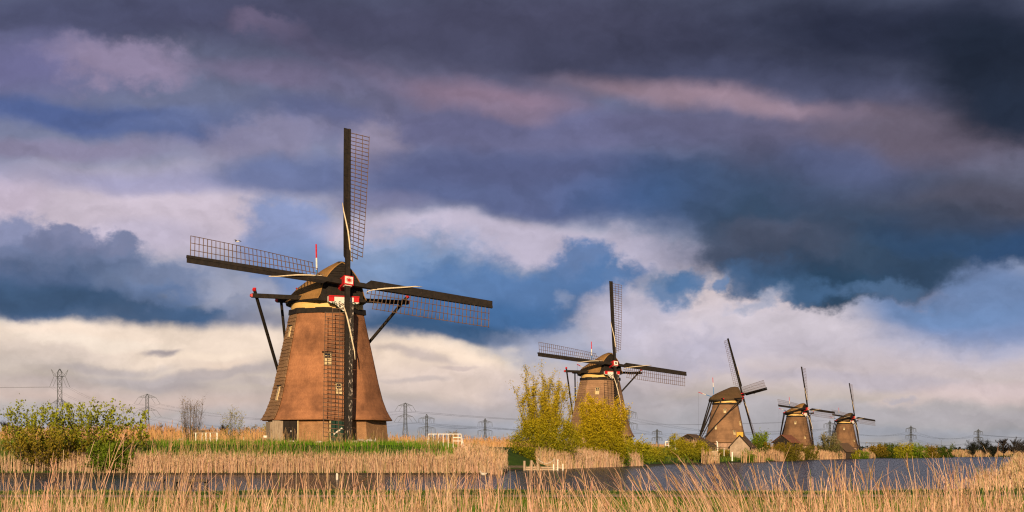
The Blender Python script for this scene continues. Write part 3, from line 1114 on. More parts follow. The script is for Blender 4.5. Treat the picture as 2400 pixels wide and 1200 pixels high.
def make_mill(label, x, y, ground, yaw, rot, phase, bars, detail, thatch_mat, course_faces, star, cap_mat, body_windows, brick=True, extras=False, far=False):
    root = empty('windmill', (x, y, ground), label, 'windmill', 'windmills along the canal bank')
    Mc = Matrix.Rotation(yaw, 3, 'Z')
    # ---- brick base
    m = MB()
    m.loft([octagon(5.28, phase, -0.5), octagon(5.24, phase, 0.3), octagon(5.06, phase, 2.35)], cap=False)
    box_uv(m.build('brick_base', M['brick'] if extras else M['pink_brick'], root))
    # ---- thatched body
    m = MB()
    rings = [octagon(TOWER[0][1] - 0.52, phase, 2.18, 0.10), octagon(TOWER[0][1] - 0.10, phase, 1.98, 0.10)]
    rings += [octagon(rr, phase, z, 0.13 if z < 4 else 0.15) for z, rr in TOWER]
    m.loft(rings, cap=False)
    m.build('thatched_body', thatch_mat, root, smooth=True)
    # coursed coats of reed on the weather side
    for face in course_faces:
        nrow = 30
        for i in range(nrow):
            z0 = 2.05 + (11.05 - 2.05) * i / nrow
            z1 = 2.05 + (11.05 - 2.05) * (i + 1) / nrow
            h0, h1 = tower_r(z0) * math.sin(math.pi / 8) * 0.965, tower_r(z1) * math.sin(math.pi / 8) * 0.965
            j = 0.015 * math.sin(i * 2.3 + face)
            vs = []
            nseg = 4
            for s in range(nseg + 1):
                u = -1 + 2 * s / nseg
                sag = 0.03 * math.sin(s * 2.1 + i * 1.3 + face)
                for z, h, o in ((z0 + sag, h0, 0.02), (z0 + sag, h0, 0.085 + j), (z1 + 0.02, h1, 0.03)):
                    vs.append(on_face(phase, face, z, u * h, o, tower_r(z))[0])
            fs = []
            for s in range(nseg):
                b0 = s * 3
                fs += [(b0, b0 + 3, b0 + 4, b0 + 1), (b0 + 1, b0 + 4, b0 + 5, b0 + 2)]
            fs += [(0, 1, 2), (nseg * 3 + 2, nseg * 3 + 1, nseg * 3)]
            MB().add(vs, fs).build('thatch_course', M['thatch_course'] if extras else thatch_mat, root, fix=False)
    # ---- collar under the cap
    MB().loft([octagon(3.24, phase, 11.08), octagon(3.36, phase, 11.10), octagon(3.32, phase, 11.55), octagon(3.0, phase, 11.58)], cap=False).build('dark_collar', M['black_wood'], root)
    m = MB()
    seg = 40
    ring = lambda rr, z: [Vector((rr * math.sin(2 * math.pi * k / seg), -rr * math.cos(2 * math.pi * k / seg), z)) for k in range(seg)]
    m.loft([ring(3.12, 11.5), ring(3.06, 12.25)], cap=False)
    m.build('cream_collar', M['cream_paint'], root, smooth=True)
    # ---- cap
    m = MB()
    rings = [[Mc @ p for p in cap_ring(yy, w, zr)] for yy, w, zr in CAP_SECT]
    m.loft(rings, closed=False, cap=False)
    nn = len(rings[0])
    m.add(rings[-1], [tuple(range(nn))])
    m.build('cap_roof', cap_mat, root, smooth=True)
    # pale cut edge of the roof at the front
    y0, w0, z0 = CAP_SECT[0]
    a_ = [Mc @ p for p in cap_ring(y0, w0, z0)]
    b_ = [Mc @ p for p in cap_ring(y0 - 0.02, w0 - 0.09, z0 - 0.10)]
    MB().loft([a_, b_], closed=False, cap=False).build('cap_roof_edge', M['cap_thatch'] if cap_mat is not M['cap_thatch_dark'] else cap_mat, root)
    # skirt under the eaves
    m = MB()
    lo, hi, inn = [], [], []
    for yy, w, zr in CAP_SECT:
        for s in (1, -1):
            pass
    left = [Vector((-(w + 0.17), yy, 0)) for yy, w, zr in CAP_SECT]
    right = [Vector((w + 0.17, yy, 0)) for yy, w, zr in reversed(CAP_SECT)]
    outline = left + right
    for z, gr in ((12.27, 1.0), (12.02, 0.93), (12.02, 0.6)):
        pass
    r1 = [Mc @ Vector((p.x * 1.0, p.y * 1.0, 12.30)) for p in outline]
    r2 = [Mc @ Vector((p.x * 0.99, p.y * 0.995, 12.05 - 0.18 * max(0.0, p.y / 4) ** 2)) for p in outline]
    r3 = [Mc @ Vector((p.x * 0.90, p.y * 0.9, 11.95 - 0.18 * max(0.0, p.y / 4) ** 2)) for p in outline]
    m.loft([r1, r2, r3], cap=True)
    m.build('cap_skirt', M['black_wood'], root)
    # ---- front of the cap
    yf = y0 + 0.10

    def half(z):
        f = max(0.0, min(1.0, (z - CAP_BASE) / (z0 - CAP_BASE)))
        return (w0 - 0.06) * cap_half(f)
    zb = 13.75
    nb = 8
    if not far:
        for i in range(nb):
            za, zc = zb + (z0 - 0.03 - zb) * i / nb, zb + (z0 - 0.03 - zb) * (i + 1) / nb
            ha, hc = half(za), half(zc) if i < nb - 1 else 0.25
            v = [(-ha, yf - 0.10, za), (ha, yf - 0.10, za), (hc, yf - 0.03, zc + 0.02), (-hc, yf - 0.03, zc + 0.02),
                 (-ha, yf, za), (ha, yf, za), (hc, yf, zc), (-hc, yf, zc)]
            MB().add([Mc @ Vector(p) for p in v], [(0, 1, 2, 3), (4, 7, 6, 5), (0, 4, 5, 1), (2, 6, 7, 3), (1, 5, 6, 2), (0, 3, 7, 4)]).build('weatherboard', M['black_wood'], root)
    poly = [(-half(CAP_BASE + .05), yf, CAP_BASE)] + [(-half(CAP_BASE + (zb - CAP_BASE) * i / 4), yf, CAP_BASE + (zb - CAP_BASE) * i / 4) for i in range(1, 5)]
    if far:
        poly += [(-half(zb + (z0 - zb) * i / 5), yf, zb + (z0 - zb) * i / 5) for i in range(1, 5)]
    poly = poly + [(-p[0], p[1], p[2]) for p in reversed(poly)]
    MB().prism([Mc @ Vector(p) for p in poly], Mc @ Vector((0, 0.12, 0))).build('front_panel', M['black_wood'], root)
    if not far:
        for i in range(9):
            xx = -1.85 + 3.7 * i / 8
            MB().box(Mc @ Vector((xx, yf - 0.02, 13.2)), (0.05, 0.05, 1.05 if abs(xx) < 1.7 else 0.8), Mc).build('batten', M['black_wood'], root)
    # ---- painted board ("beard") over the collar
    yb = y0 - 0.40
    MB().prism([Mc @ Vector(p) for p in ((-1.36, yb, 11.94), (1.36, yb, 11.94), (1.36, yb, 12.40), (-1.36, yb, 12.40))], Mc @ Vector((0, 0.34, 0))).build('beard_board', M['white'], root)
    for s in (-1, 1):
        MB().box(Mc @ Vector((s * 1.13, yb - 0.012, 12.20)), (0.48, 0.08, 0.44), Mc).build('red_end_block', M['red'], root)
    MB().box(Mc @ Vector((0, yb - 0.02, 12.43)), (2.76, 0.16, 0.08), Mc).build('red_moulding', M['red'], root)
    sc = [(-1.45, 11.94)] + [(-1.15, 11.84), (-0.9, 11.81), (-0.66, 11.66), (-0.42, 11.47), (-0.2, 11.28), (0, 11.18)]
    sc = [Vector((p[0], yb + 0.0, p[1])) for p in sc]
    sc = sc + [Vector((-p.x, p.y, p.z)) for p in reversed(sc[:-1])]
    MB().prism([Mc @ p for p in sc], Mc @ Vector((0, 0.06, 0))).build('carved_board', M['white'], root)
    if not far:
        m = MB()
        curls = [(-1.02, 11.90, .08), (-0.8, 11.86, .10), (-0.6, 11.76, .11), (-0.4, 11.88, .10), (-0.36, 11.60, .10), (-0.14, 11.72, .11), (-0.1, 11.42, .09), (0.1, 11.86, .10),
                 (0.32, 11.62, .10), (0.38, 11.84, .11), (0.6, 11.76, .11), (0.82, 11.86, .10), (1.02, 11.90, .08)]
        for i, (cx, cz, cr_) in enumerate(curls):
            pts = []
            for k in range(11):
                a = k / 10 * 4.9 + (0.6 if i % 2 else 2.2)
                rr = cr_ * (1 - 0.055 * k)
                pts.append(Mc @ Vector((cx + rr * math.cos(a), yb - 0.03, cz + rr * math.sin(a))))
            m.tube(pts, 0.030, 4)
        for s in (-1, 1):
            m.tube([Mc @ Vector((s * q[0], yb - 0.03, q[1])) for q in ((1.44, 11.92), (1.17, 11.80), (0.9, 11.77), (0.68, 11.62), (0.45, 11.43), (0.22, 11.24), (0, 11.14))], 0.035, 4)
        tag(m.build('scroll_carving', M['green_paint'], root), kind='stuff')
    # ---- hub, wind shaft, sails
    hub = Mc @ Vector((0, -HUB_FWD, HUB_Z))
    n, up, r = make_sails(root, Mc, hub, rot, bars, detail)
    cr_, sr_ = math.cos(rot), math.sin(rot)
    hx, hy = r * cr_ - up * sr_, up * cr_ + r * sr_
    Hm = Matrix((hx, hy, n)).transposed()
    MB().tube([hub - n * 1.9, hub - n * 0.3], 0.36, 10).build('wind_shaft', M['red'], root, smooth=False)
    hb = MB().box(hub - n * 0.05, (0.86, 0.80, 0.98), Hm).build('hub', M['red'], root)
    MB().box(hub + n * 0.46, (0.70, 0.62, 0.06), Hm).build('hub_face', M['white'], hb)
    MB().box(hub - hy * 0.42 + n * 0.12, (0.62, 0.05, 0.42), Hm).build('hub_face', M['white'], hb)
    if star:
        s_ = []
        for k in range(16):
            a = k * math.pi / 8
            rr = 0.30 if k % 2 == 0 else 0.11
            s_.append(hub + n * 0.495 + hx * (rr * math.cos(a) * 1.05) + hy * (rr * math.sin(a) * 0.92))
        MB().prism(s_, n * 0.02).build('star', M['red'], hb)
        for k in range(8):
            a = (k + 0.5) * math.pi / 4
            c = hub + n * 0.50
            MB().beam(c + (hx * math.cos(a) + hy * math.sin(a)) * 0.16, c + (hx * math.cos(a) + hy * math.sin(a)) * 0.27, 0.025, 0.02, up=n).build('star_ray', M['black_wood'], hb)
    else:
        MB().tube([hub + n * 0.49, hub + n * 0.515], 0.17, 12).build('hub_spot', M['black_wood'], hb)
    # ---- winding gear: cross beams, braces, tail pole
    tz = 12.42
    base = Mc @ Vector((0, 7.3, 1.8))
    for nm, yy, hl in (('long_cross_beam', -1.0, 7.15), ('short_cross_beam', 2.35, 3.7)):
        o = MB().beam(Mc @ Vector((-hl, yy, tz)), Mc @ Vector((hl, yy, tz)), 0.34, 0.36).build(nm, M['black_wood'], root)
        for s in (-1, 1):
            MB().beam(Mc @ Vector((s * hl, yy, tz)), Mc @ Vector((s * (hl + 0.16), yy, tz + 0.03)), 0.30, 0.30, w2=0.2, h2=0.2).build('painted_end', M['red'], o)
            top = Mc @ Vector((s * (hl - 0.42), yy + 0.16, tz))
            d = (base + Mc @ Vector((s * 0.35, 0, 0)) - top).normalized()
            end = base + Mc @ Vector((s * 0.3, 0, 0))
            up_ = 0.62 if hl > 5 else 0.15
            br = MB().beam(top - d * up_, end, 0.21, 0.21).build('brace', M['black_wood'], root)
            if hl > 5:
                MB().beam(top - d * (up_ + 0.16), top - d * up_, 0.27, 0.27).build('painted_end', M['red'], br)
    MB().beam(Mc @ Vector((0, 3.4, 12.6)), Mc @ Vector((0, 7.45, 1.2)), 0.30, 0.30).build('tail_pole', M['black_wood'], root)
    mid = Mc @ Vector((0, 6.3, 4.8))
    MB().beam(mid + Mc @ Vector((-1.3, 0, 0)), mid + Mc @ Vector((1.3, 0, 0)), 0.16, 0.16).build('tail_crosspiece', M['black_wood'], root)
    wc = Mc @ Vector((0, 7.6, 1.8))
    w = MB()
    w.tube([wc - Mc @ Vector((.45, 0, 0)), wc + Mc @ Vector((.45, 0, 0))], 0.16, 8)
    for k in range(4):
        a = k * math.pi / 4
        dv = Mc @ Vector((0, math.cos(a), math.sin(a)))
        w.beam(wc + Mc @ Vector((.5, 0, 0)) - dv * 0.8, wc + Mc @ Vector((.5, 0, 0)) + dv * 0.8, 0.07, 0.07)
    w.build('winch', M['black_wood'], root)
    # ---- painted poles on the cap's back
    for (p0, p1) in (((0.25, 3.0, 13.55), (0.25, 3.25, 17.6)), ((-0.1, 3.7, 13.0), (-0.1, 7.2, 14.05))):
        a, b = Mc @ Vector(p0), Mc @ Vector(p1)
        rt = MB().tube([a, a.lerp(b, 0.44)], 0.085, 6).build('flag_pole', M['blue'], root)
        MB().tube([a.lerp(b, 0.44), a.lerp(b, 0.70)], 0.078, 6).build('white_band', M['white'], rt)
        MB().tube([a.lerp(b, 0.70), b], 0.074, 6).build('red_band', M['red'], rt)
    tip = Mc @ Vector((-0.1, 7.2, 14.02))
    MB().tube([tip, Vector((tip.x, tip.y, 1.5))], 0.016, 3).build('brake_rope', M['wire'], root)
    # ---- windows in the thatch
    for face, z, u, hgt, wid in body_windows:
        p, nv, tv = on_face(phase, face, z, u, 0.0)
        p2 = on_face(phase, face, z + 0.5, u, 0.0)[0]
        slope = (p2 - p).normalized()
        Wm = Matrix((tv, nv, slope)).transposed()
        f = MB().box(p + nv * 0.04, (wid, 0.22, hgt), Wm).build('window', M['cream_frame'], root)
        gh = hgt * 0.42
        gc = p + slope * (hgt * 0.5 - gh / 2 - 0.06) + nv * 0.157
        MB().box(gc, (wid - 0.14, 0.02, gh), Wm).build('pane', M['glass'], f)
        MB().box(gc + nv * 0.014, (0.05, 0.03, gh), Wm).build('glazing_bar', M['cream_frame'], f)
        MB().box(gc + nv * 0.013, (wid - 0.14, 0.03, 0.045), Wm).build('glazing_bar', M['cream_frame'], f)
        MB().box(p - slope * (hgt * 0.22) + nv * 0.155, (0.03, 0.02, hgt * 0.5), Wm).build('shutter_joint', M['grey_wood'], f)
        # small reed eyebrow above
        MB().box(p + slope * (hgt * 0.5 + 0.05) + nv * 0.10, (wid + 0.22, 0.34, 0.09), Wm).build('drip_board', M['black_wood'] if extras else thatch_mat, f)
    if extras:
        wallp = lambda face, z, u, o: on_face(phase, face, z, u, o, 5.24 - 0.085 * z)
        # dark double doors left, green door behind the lower sail
        p, nv, tv = wallp(7, 1.05, -0.9, 0.03)
        D = Matrix((tv, nv, Vector((0, 0, 1)))).transposed()
        d = MB().box(p + nv * 0.03, (1.35, 0.12, 2.1), D).build('dark_door', M['black_wood'], root)
        for s in (-1, 1):
            MB().box(p + tv * (s * 0.35) + nv * 0.10, (0.62, 0.04, 1.9), D).build('door_leaf', M['black_wood'], d)
        MB().box(p + tv * 0.12 + nv * 0.14, (0.05, 0.08, 0.14), D).build('door_handle', M['white'], d)
        MB().box(p + tv * 0.76 + nv * 0.06, (0.09, 0.16, 2.15), D).build('door_post', M['cream_frame'], d)
        q, nv2, tv2 = wallp(7, 1.0, -1.95, 0.35)
        MB().box(q, (0.08, 0.9, 1.9), D @ Matrix.Rotation(R(55), 3, 'Z')).build('open_shutter', M['grey_wood'], root)
        q, nv2, tv2 = wallp(7, 1.15, -2.02, 0.12)
        MB().tube([q + Vector((0, 0, 0.9)), q - Vector((0, 0, 0.75))], 0.07, 6).build('drain_pipe', M['cream_frame'], root)
        q, nv2, tv2 = wallp(6, 1.0, 1.0, 0.3)
        MB().box(q, (1.4, 0.9, 1.7), Matrix((tv2, nv2, Vector((0, 0, 1)))).transposed()).build('wooden_porch', M['grey_wood'], root)
        p, nv, tv = wallp(0, 1.05, -0.55, 0.04)
        D = Matrix((tv, nv, Vector((0, 0, 1)))).transposed()
        d = MB().box(p, (1.25, 0.12, 2.05), D).build('green_door', M['green_paint'], root)
        MB().box(p - tv * 0.68 + nv * 0.03, (0.10, 0.18, 2.1), D).build('door_post', M['cream_frame'], d)
        MB().box(p + tv * 0.68 + nv * 0.03, (0.10, 0.18, 2.1), D).build('door_post', M['cream_frame'], d)
        MB().box(p + nv * 0.08, (0.9, 0.03, 0.12), D @ Matrix.Rotation(R(-35), 3, 'Y')).build('door_brace', M['white'], d)
        # small dark vent and crack-like rain marks are left to the brick; narrow side windows
    return root


def mill_from_photo(hubpx, yaw, **kw):
    hx, hy = hubpx
    D = (HUB_Z + PLATEAU - CAMZ) * F / (HZ - hy)
    X = (hx - 1200.0) * D / F
    return make_mill(x=X - HUB_FWD * math.sin(yaw), y=D + HUB_FWD * math.cos(yaw), ground=PLATEAU, yaw=yaw, **kw)


ROT = R(6.5)
PH = R(0.5)
mill_1 = mill_from_photo((813, 661), R(28), label='nearest and largest thatched windmill, red star on its hub, brick base with a green door', rot=ROT, phase=PH, bars=33, detail=True,
                         thatch_mat=M['thatch'], course_faces=(6,), star=True, cap_mat=M['cap_thatch'],
                         body_windows=((0, 7.15, -1.15, 1.05, 0.62), (0, 4.6, -0.35, 0.95, 0.5), (6, 9.6, 0.2, 0.95, 0.42), (6, 4.3, 0.5, 1.25, 0.5)), extras=True)
mill_2 = mill_from_photo((1440, 853), R(28), label='second windmill from the near one, half hidden behind yellow willows, white hub with dark spot', rot=R(6.2), phase=R(4), bars=31, detail=True,
                         thatch_mat=M['thatch_tan'], course_faces=(7, 6), star=False, cap_mat=M['cap_thatch'],
                         body_windows=((7, 9.3, 0.5, 1.15, 0.62), (1, 6.6, 0.4, 0.9, 0.5)))
mill_3 = mill_from_photo((1739, 925), R(109), label='windmill turned sideways, its dark cap in profile and tail braces reaching down to the left', rot=R(5.2), phase=R(10), bars=27, detail=True,
                         thatch_mat=M['thatch_brown'], course_faces=(), star=False, cap_mat=M['cap_thatch_dark'],
                         body_windows=((7, 9.6, 0.2, 1.1, 0.6), (7, 5.6, -1.9, 1.0, 0.4), (0, 4.4, -1.0, 1.2, 0.6), (0, 6.6, 1.2, 1.2, 0.4)))
mill_4 = mill_from_photo((1892.5, 958.7), R(41), label='brown windmill between the sideways mill and the farthest one', rot=R(4.8), phase=R(2), bars=24, detail=False,
                         thatch_mat=M['thatch_dark'], course_faces=(), star=False, cap_mat=M['cap_thatch'], body_windows=((7, 9.3, 0.3, 1.1, 0.6), (0, 4.6, 0.2, 1.0, 0.5)), far=True)
mill_5 = mill_from_photo((2002.7, 978.7), R(43), label='farthest and smallest windmill at the end of the row', rot=R(5.0), phase=R(0), bars=24, detail=False,
                         thatch_mat=M['thatch_dark'], course_faces=(), star=False, cap_mat=M['cap_thatch_dark'], body_windows=((7, 9.3, 0.3, 1.1, 0.6), (0, 4.6, 1.2, 1.0, 0.5)), far=True)

# ================================================================ plants
def strips(base, h, w, lean, curve, tint, K=4, yaw=None, taper=0.75, top_tint=None, splay=None):
    """Many thin blades. base (n,3), h (n,), w (n,), lean (n,2) offset of the tip as a share of h, tint (n,3)."""
    n = len(base)
    yaw = RNG.uniform(-0.9, 0.9, n) if yaw is None else yaw
    t = np.linspace(0, 1, K + 1)
    P = np.zeros((n, K + 1, 2, 3))
    off = lean[:, None, :] * h[:, None, None] * (t[None, :, None] ** curve)
    zz = h[:, None] * t[None, :] * np.sqrt(np.clip(1 - (np.linalg.norm(lean, axis=1)[:, None] * t[None, :] * 0.6) ** 2, 0.2, 1))
    half = (w / 2)[:, None] * (1 - taper * t[None, :])
    dx, dy = np.cos(yaw), np.sin(yaw)
    for s, sg in ((0, -1), (1, 1)):
        P[:, :, s, 0] = base[:, None, 0] + off[:, :, 0] + sg * half * dx[:, None]
        P[:, :, s, 1] = base[:, None, 1] + off[:, :, 1] + sg * half * dy[:, None]
        P[:, :, s, 2] = base[:, None, 2] + zz
    V = P.reshape(-1, 3)
    b0 = (np.arange(n) * (K + 1) * 2)[:, None] + (np.arange(K) * 2)[None, :]
    Fc = np.stack([b0, b0 + 1, b0 + 3, b0 + 2], -1).reshape(-1, 4)
    if top_tint is None:
        T = np.repeat(tint, (K + 1) * 2, axis=0)
    else:
        T = (tint[:, None, :] * (1 - t)[None, :, None] + top_tint[:, None, :] * t[None, :, None])
        T = np.repeat(T, 2, axis=1).reshape(-1, 3)
    return V, Fc, T


def join(parts):
    V, Fc, T, n = [], [], [], 0
    for v, f, t in parts:
        V.append(v)
        Fc.append(f + n)
        T.append(t)
        n += len(v)
    return np.concatenate(V), np.concatenate(Fc), np.concatenate(T)


def tints(n, c, spread=0.22, hue=0.06):
    k = RNG.uniform(1 - spread, 1 + spread, (n, 1))
    return np.clip(np.array(c)[None, :] * k * (1 + RNG.normal(0, hue, (n, 3))), 0.002, 0.9)


def reed_bed(name, xy, h, w, lean, c, c2, green=0.1, leaves=1.5, plume=0.3, K=4, label=None, curve=1.8, top=None):
    """A stand of dry reed: stalks, hanging leaves and feathery heads."""
    n = len(xy)
    z = np.maximum(ground_z(xy[:, 0], xy[:, 1]) - 0.03, -0.15)      # stalks may stand in the shallows
    base = np.column_stack([xy, z])
    mix = RNG.uniform(0, 1, (n, 1))
    tn = tints(n, c) * mix + tints(n, c2) * (1 - mix)
    isg = RNG.uniform(0, 1, n) < green
    tn[isg] = tints(isg.sum(), (0.10, 0.17, 0.022))
    tt = tn if top is None else tn * (1 - 0.5) + 0.5 * tints(n, top)
    parts = [strips(base, h, w, lean, curve, tn, K, taper=0.55, top_tint=tt)]
    nl = int(n * leaves)
    if nl:
        ix = RNG.integers(0, n, nl)
        f = RNG.uniform(0.15, 0.85, nl)
        hb = h[ix]
        lb = base[ix].copy()
        lb[:, :2] += lean[ix] * (hb * f ** curve)[:, None]
        lb[:, 2] += hb * f * 0.98
        ll = hb * RNG.uniform(0.18, 0.38, nl)
        la = RNG.uniform(0, 2 * np.pi, nl)
        lm = RNG.uniform(0.25, 0.9, nl)
        llean = np.column_stack([np.cos(la), np.sin(la)]) * lm[:, None] + lean[ix] * 0.6
        parts.append(strips(lb, ll, w[ix] * RNG.uniform(0.7, 1.2, nl), llean, 1.5, tn[ix] * RNG.uniform(0.8, 1.15, (nl, 1)), 2, taper=0.9))
    npl = int(n * plume)
    if npl:
        ix = RNG.choice(n, npl, replace=False)
        hb = h[ix]
        for rep in range(3):
            lb = base[ix].copy()
            f = RNG.uniform(0.86, 0.97, npl)
            lb[:, :2] += lean[ix] * (hb * f ** curve)[:, None]
            lb[:, 2] += hb * f * 0.97
            la = RNG.uniform(0, 2 * np.pi, npl)
            ll = RNG.uniform(0.10, 0.2, npl)
            ln = np.column_stack([np.cos(la), np.sin(la)]) * 0.35 + lean[ix] * 1.6
            parts.append(strips(lb, ll, w[ix] * RNG.uniform(1.0, 1.8, npl), ln, 1.3, tints(npl, (0.30, 0.19, 0.11)), 2, taper=0.7))
    v, f, t = join(parts)
    o = np_mesh(name, v, f, M['reed'], tint=t)
    return tag(o, label, kind='stuff')


def scatter(n, xr, yr, keep):
    out = []
    got = 0
    while got < n:
        p = np.column_stack([RNG.uniform(*xr, n), RNG.uniform(*yr, n)])
        p = p[keep(p[:, 0], p[:, 1])]
        out.append(p)
        got += len(p)
        if not len(p):
            break
    return np.concatenate(out)[:n]


def patchy(x, y, s=0.35, seed=0.0):
    return 0.5 + 0.25 * (np.sin(x * s + 1.3 * np.sin(y * s * 0.7 + seed) + seed) + np.sin(x * s * 2.3 + y * s * 1.1 + seed * 2.1))


STRAW, STRAW2, PALE, ORANGE = (0.54, 0.35, 0.19), (0.40, 0.24, 0.12), (0.64, 0.455, 0.32), (0.52, 0.28, 0.115)

# ---- foreground: reeds of the near bank, thinning towards the water
n = 14000
d = 10.5 + 19 * RNG.beta(1.1, 1.9, n)
x = RNG.uniform(-0.42, 0.42, n) * d
mid = np.exp(-((x / d * F + 1200 - 1150) / 420) ** 2)
keep = RNG.uniform(0, 1, n) < (0.16 + 1.0 * patchy(x, d * 0.4, 1.6, 0.7)) * (1 - 0.55 * mid * np.clip((d - 12) / 4, 0, 1))
x, d = x[keep], d[keep]
h = np.clip(RNG.normal(0.56, 0.15, len(x)), 0.2, 1.0) - 0.011 * (d - 12)
# groups of taller reed: (row position in the frame, distance, spread, how many, height, lean)
tall = [(40, 15, .5, 60, 1.12, .08), (110, 17, .6, 60, 1.15, .05), (300, 18, .35, 26, 1.40, .12), (330, 17, .3, 20, 1.28, .10), (420, 19, .5, 20, 1.22, .12), (210, 16, .6, 40, 1.12, .06),
        (480, 16, .5, 46, 1.10, .08), (570, 17, .6, 60, 1.10, -.02), (660, 16, .5, 60, 1.08, .04), (760, 18, .6, 66, 1.08, .05), (830, 17, .5, 60, 1.07, .02), (930, 18, .5, 56, 1.06, -.05),
        (1000, 17, .6, 84, 1.14, .02), (1060, 18, .5, 70, 1.12, 0), (1150, 16, .6, 60, 1.09, .03), (1230, 17, .5, 40, 1.10, .0), (1330, 18, .5, 36, 1.10, -.08), (1420, 18, .6, 40, 1.14, -.30),
        (1500, 18, .6, 40, 1.17, -.35), (1600, 17, .5, 46, 1.16, -.38), (1720, 18, .6, 70, 1.22, -.36), (1770, 18, .5, 50, 1.2, -.34), (1880, 17, .5, 66, 1.17, -.1), (1960, 17, .5, 76, 1.17, -.05),
        (2030, 18, .5, 66, 1.14, -.05), (2110, 17, .6, 70, 1.14, -.06), (2200, 18, .6, 70, 1.12, .02), (2285, 19, .28, 120, 1.28, -.08), (2300, 18, .5, 60, 1.08, -.12), (2230, 16, .6, 60, 1.02, 0),
        (2370, 17, .5, 60, 0.96, -.05)]
ex, ed, eh, el_ = [x], [d], [h], [np.zeros(len(x))]
for px, dd, sp, k, hh, ln in tall:
    k = int(k * 1.0)
    xx = RNG.normal((px - 1200) * dd / F, sp * 0.55, k)
    ex.append(xx)
    ed.append(RNG.normal(dd, 1.2, k))
    eh.append(np.clip(RNG.normal(hh - (0.20 if px < 1300 else 0.25), 0.15, k), 0.4, hh + 0.06))
    el_.append(np.full(k, ln))
x, d, h, l0 = (np.concatenate(q) for q in (ex, ed, eh, el_))
n = len(x)
bent = RNG.uniform(0, 1, n) < 0.07
l0 = l0 + bent * RNG.normal(0, 0.55, n)
lean = np.column_stack([l0 + RNG.normal(-0.02, 0.085, n), RNG.normal(0, 0.08, n)])
reed_bed('foreground_reeds', np.column_stack([x, d]), h, RNG.uniform(0.005, 0.0105, n), lean, (0.68, 0.44, 0.31), (0.50, 0.31, 0.195), green=0.04, leaves=0.45, plume=0.13, K=5,
         label='dry straw-coloured reeds standing along the near bank')

# ---- green undergrowth and grass of the near bank
n = 36000
xy = scatter(n, (-25, 27), (30, 62), lambda a, b: (canal_sd(a, b) > 0.1) & (np.abs(a) < 0.41 * b) & (RNG.uniform(0, 1, len(a)) < 0.25 + 0.8 * patchy(a, b, 0.5, 2.0)) & (np.abs(b - 46.2) > 0.6))
h = (RNG.gamma(4, 0.040, len(xy)) + 0.05) * np.clip(1.2 - (xy[:, 1] - 33) / 17, 0.28, 1.1)
tn = tints(len(xy), (0.075, 0.135, 0.016), 0.35)
dry = RNG.uniform(0, 1, len(xy)) < 0.22
tn[dry] = tints(dry.sum(), (0.36, 0.24, 0.11))
v, f, t = strips(np.column_stack([xy, ground_z(xy[:, 0], xy[:, 1]) - 0.02]), h, RNG.uniform(0.012, 0.028, len(xy)), RNG.normal(0, 0.25, (len(xy), 2)), 1.6, tn, 2, taper=0.85)
tag(np_mesh('near_bank_grass', v, f, M['reed'], tint=t), 'green grass on the near bank by the water', kind='stuff')
n = 22000
d = 11.5 + 17 * RNG.beta(1.2, 1.4, n)
x = RNG.uniform(-0.42, 0.42, n) * d
kp = RNG.uniform(0, 1, n) < 0.2 + 0.9 * patchy(x, d, 0.9, 4.0)
x, d = x[kp], d[kp]
h = RNG.gamma(5, 0.05, len(x)) + 0.12
tn = tints(len(x), (0.095, 0.165, 0.020), 0.35)
v, f, t = strips(np.column_stack([x, d, ground_z(x, d) - 0.02]), h, RNG.uniform(0.006, 0.014, len(x)), RNG.normal(0, 0.28, (len(x), 2)), 1.6, tn, 3, taper=0.85)
tag(np_mesh('foreground_grass', v, f, M['reed'], tint=t), 'green grass blades between the foreground reeds', kind='stuff')

# ---- reeds at the right end of the near bank
n = 4200
xy = scatter(n, (16, 62), (58, 230), lambda a, b: (canal_sd(a, b) > 0) & (canal_sd(a, b) < 4.5) & near_side(a, b) & (a / b < 0.33) & (RNG.uniform(0, 1, len(a)) < 0.35 + 0.7 * patchy(a, b, 0.3, 1.0)))
far = np.clip((xy[:, 1] - 70) / 60, 0, 1)
h = np.clip(RNG.normal(0.36, 0.12, len(xy)), 0.15, 0.8) * (1 + 1.5 * far)
reed_bed('right_bank_reeds', xy, h, RNG.uniform(0.015, 0.035, len(xy)), RNG.normal(-0.08, 0.16, (len(xy), 2)), PALE, STRAW, green=0.12, leaves=1, plume=0.2, K=3,
         label='short pale reeds on the bank jutting into the water')

# ---- far bank: cut pale reeds at the water, looser stalks on the slope behind
n = 12000
xy = scatter(n, (-44, 0.5), (122, 140), lambda a, b: (canal_sd(a, b) > -0.9) & (canal_sd(a, b) < 2.7) & ~near_side(a, b) & ((a > -31 + 2 * np.sin(b)) | (RNG.uniform(0, 1, len(a)) < 0.25)))
h = np.clip(RNG.normal(0.92, 0.2, len(xy)), 0.35, 1.4)
reed_bed('far_bank_reeds', xy, h, RNG.uniform(0.018, 0.036, len(xy)), np.column_stack([RNG.normal(0.02, 0.07, len(xy)), RNG.normal(0, 0.07, len(xy))]), PALE, (0.46, 0.30, 0.18), green=0.02, leaves=0.7, plume=0.1, K=2,
         label='pale reeds standing at the water below the nearest windmill')
n = 2600
xy = scatter(n, (-46, 1.5), (124, 137), lambda a, b: (canal_sd(a, b) > 2.2) & (canal_sd(a, b) < 11.5) & ~near_side(a, b) & (RNG.uniform(0, 1, len(a)) < (0.15 + 0.95 * patchy(a, b, 0.4, 3.0)) * np.where(a > -13, 0.35, 1.0) * np.clip(1.25 - (canal_sd(a, b) - 2) / 10, 0.1, 1)))
h = np.clip(RNG.normal(0.82, 0.26, len(xy)), 0.3, 1.5)
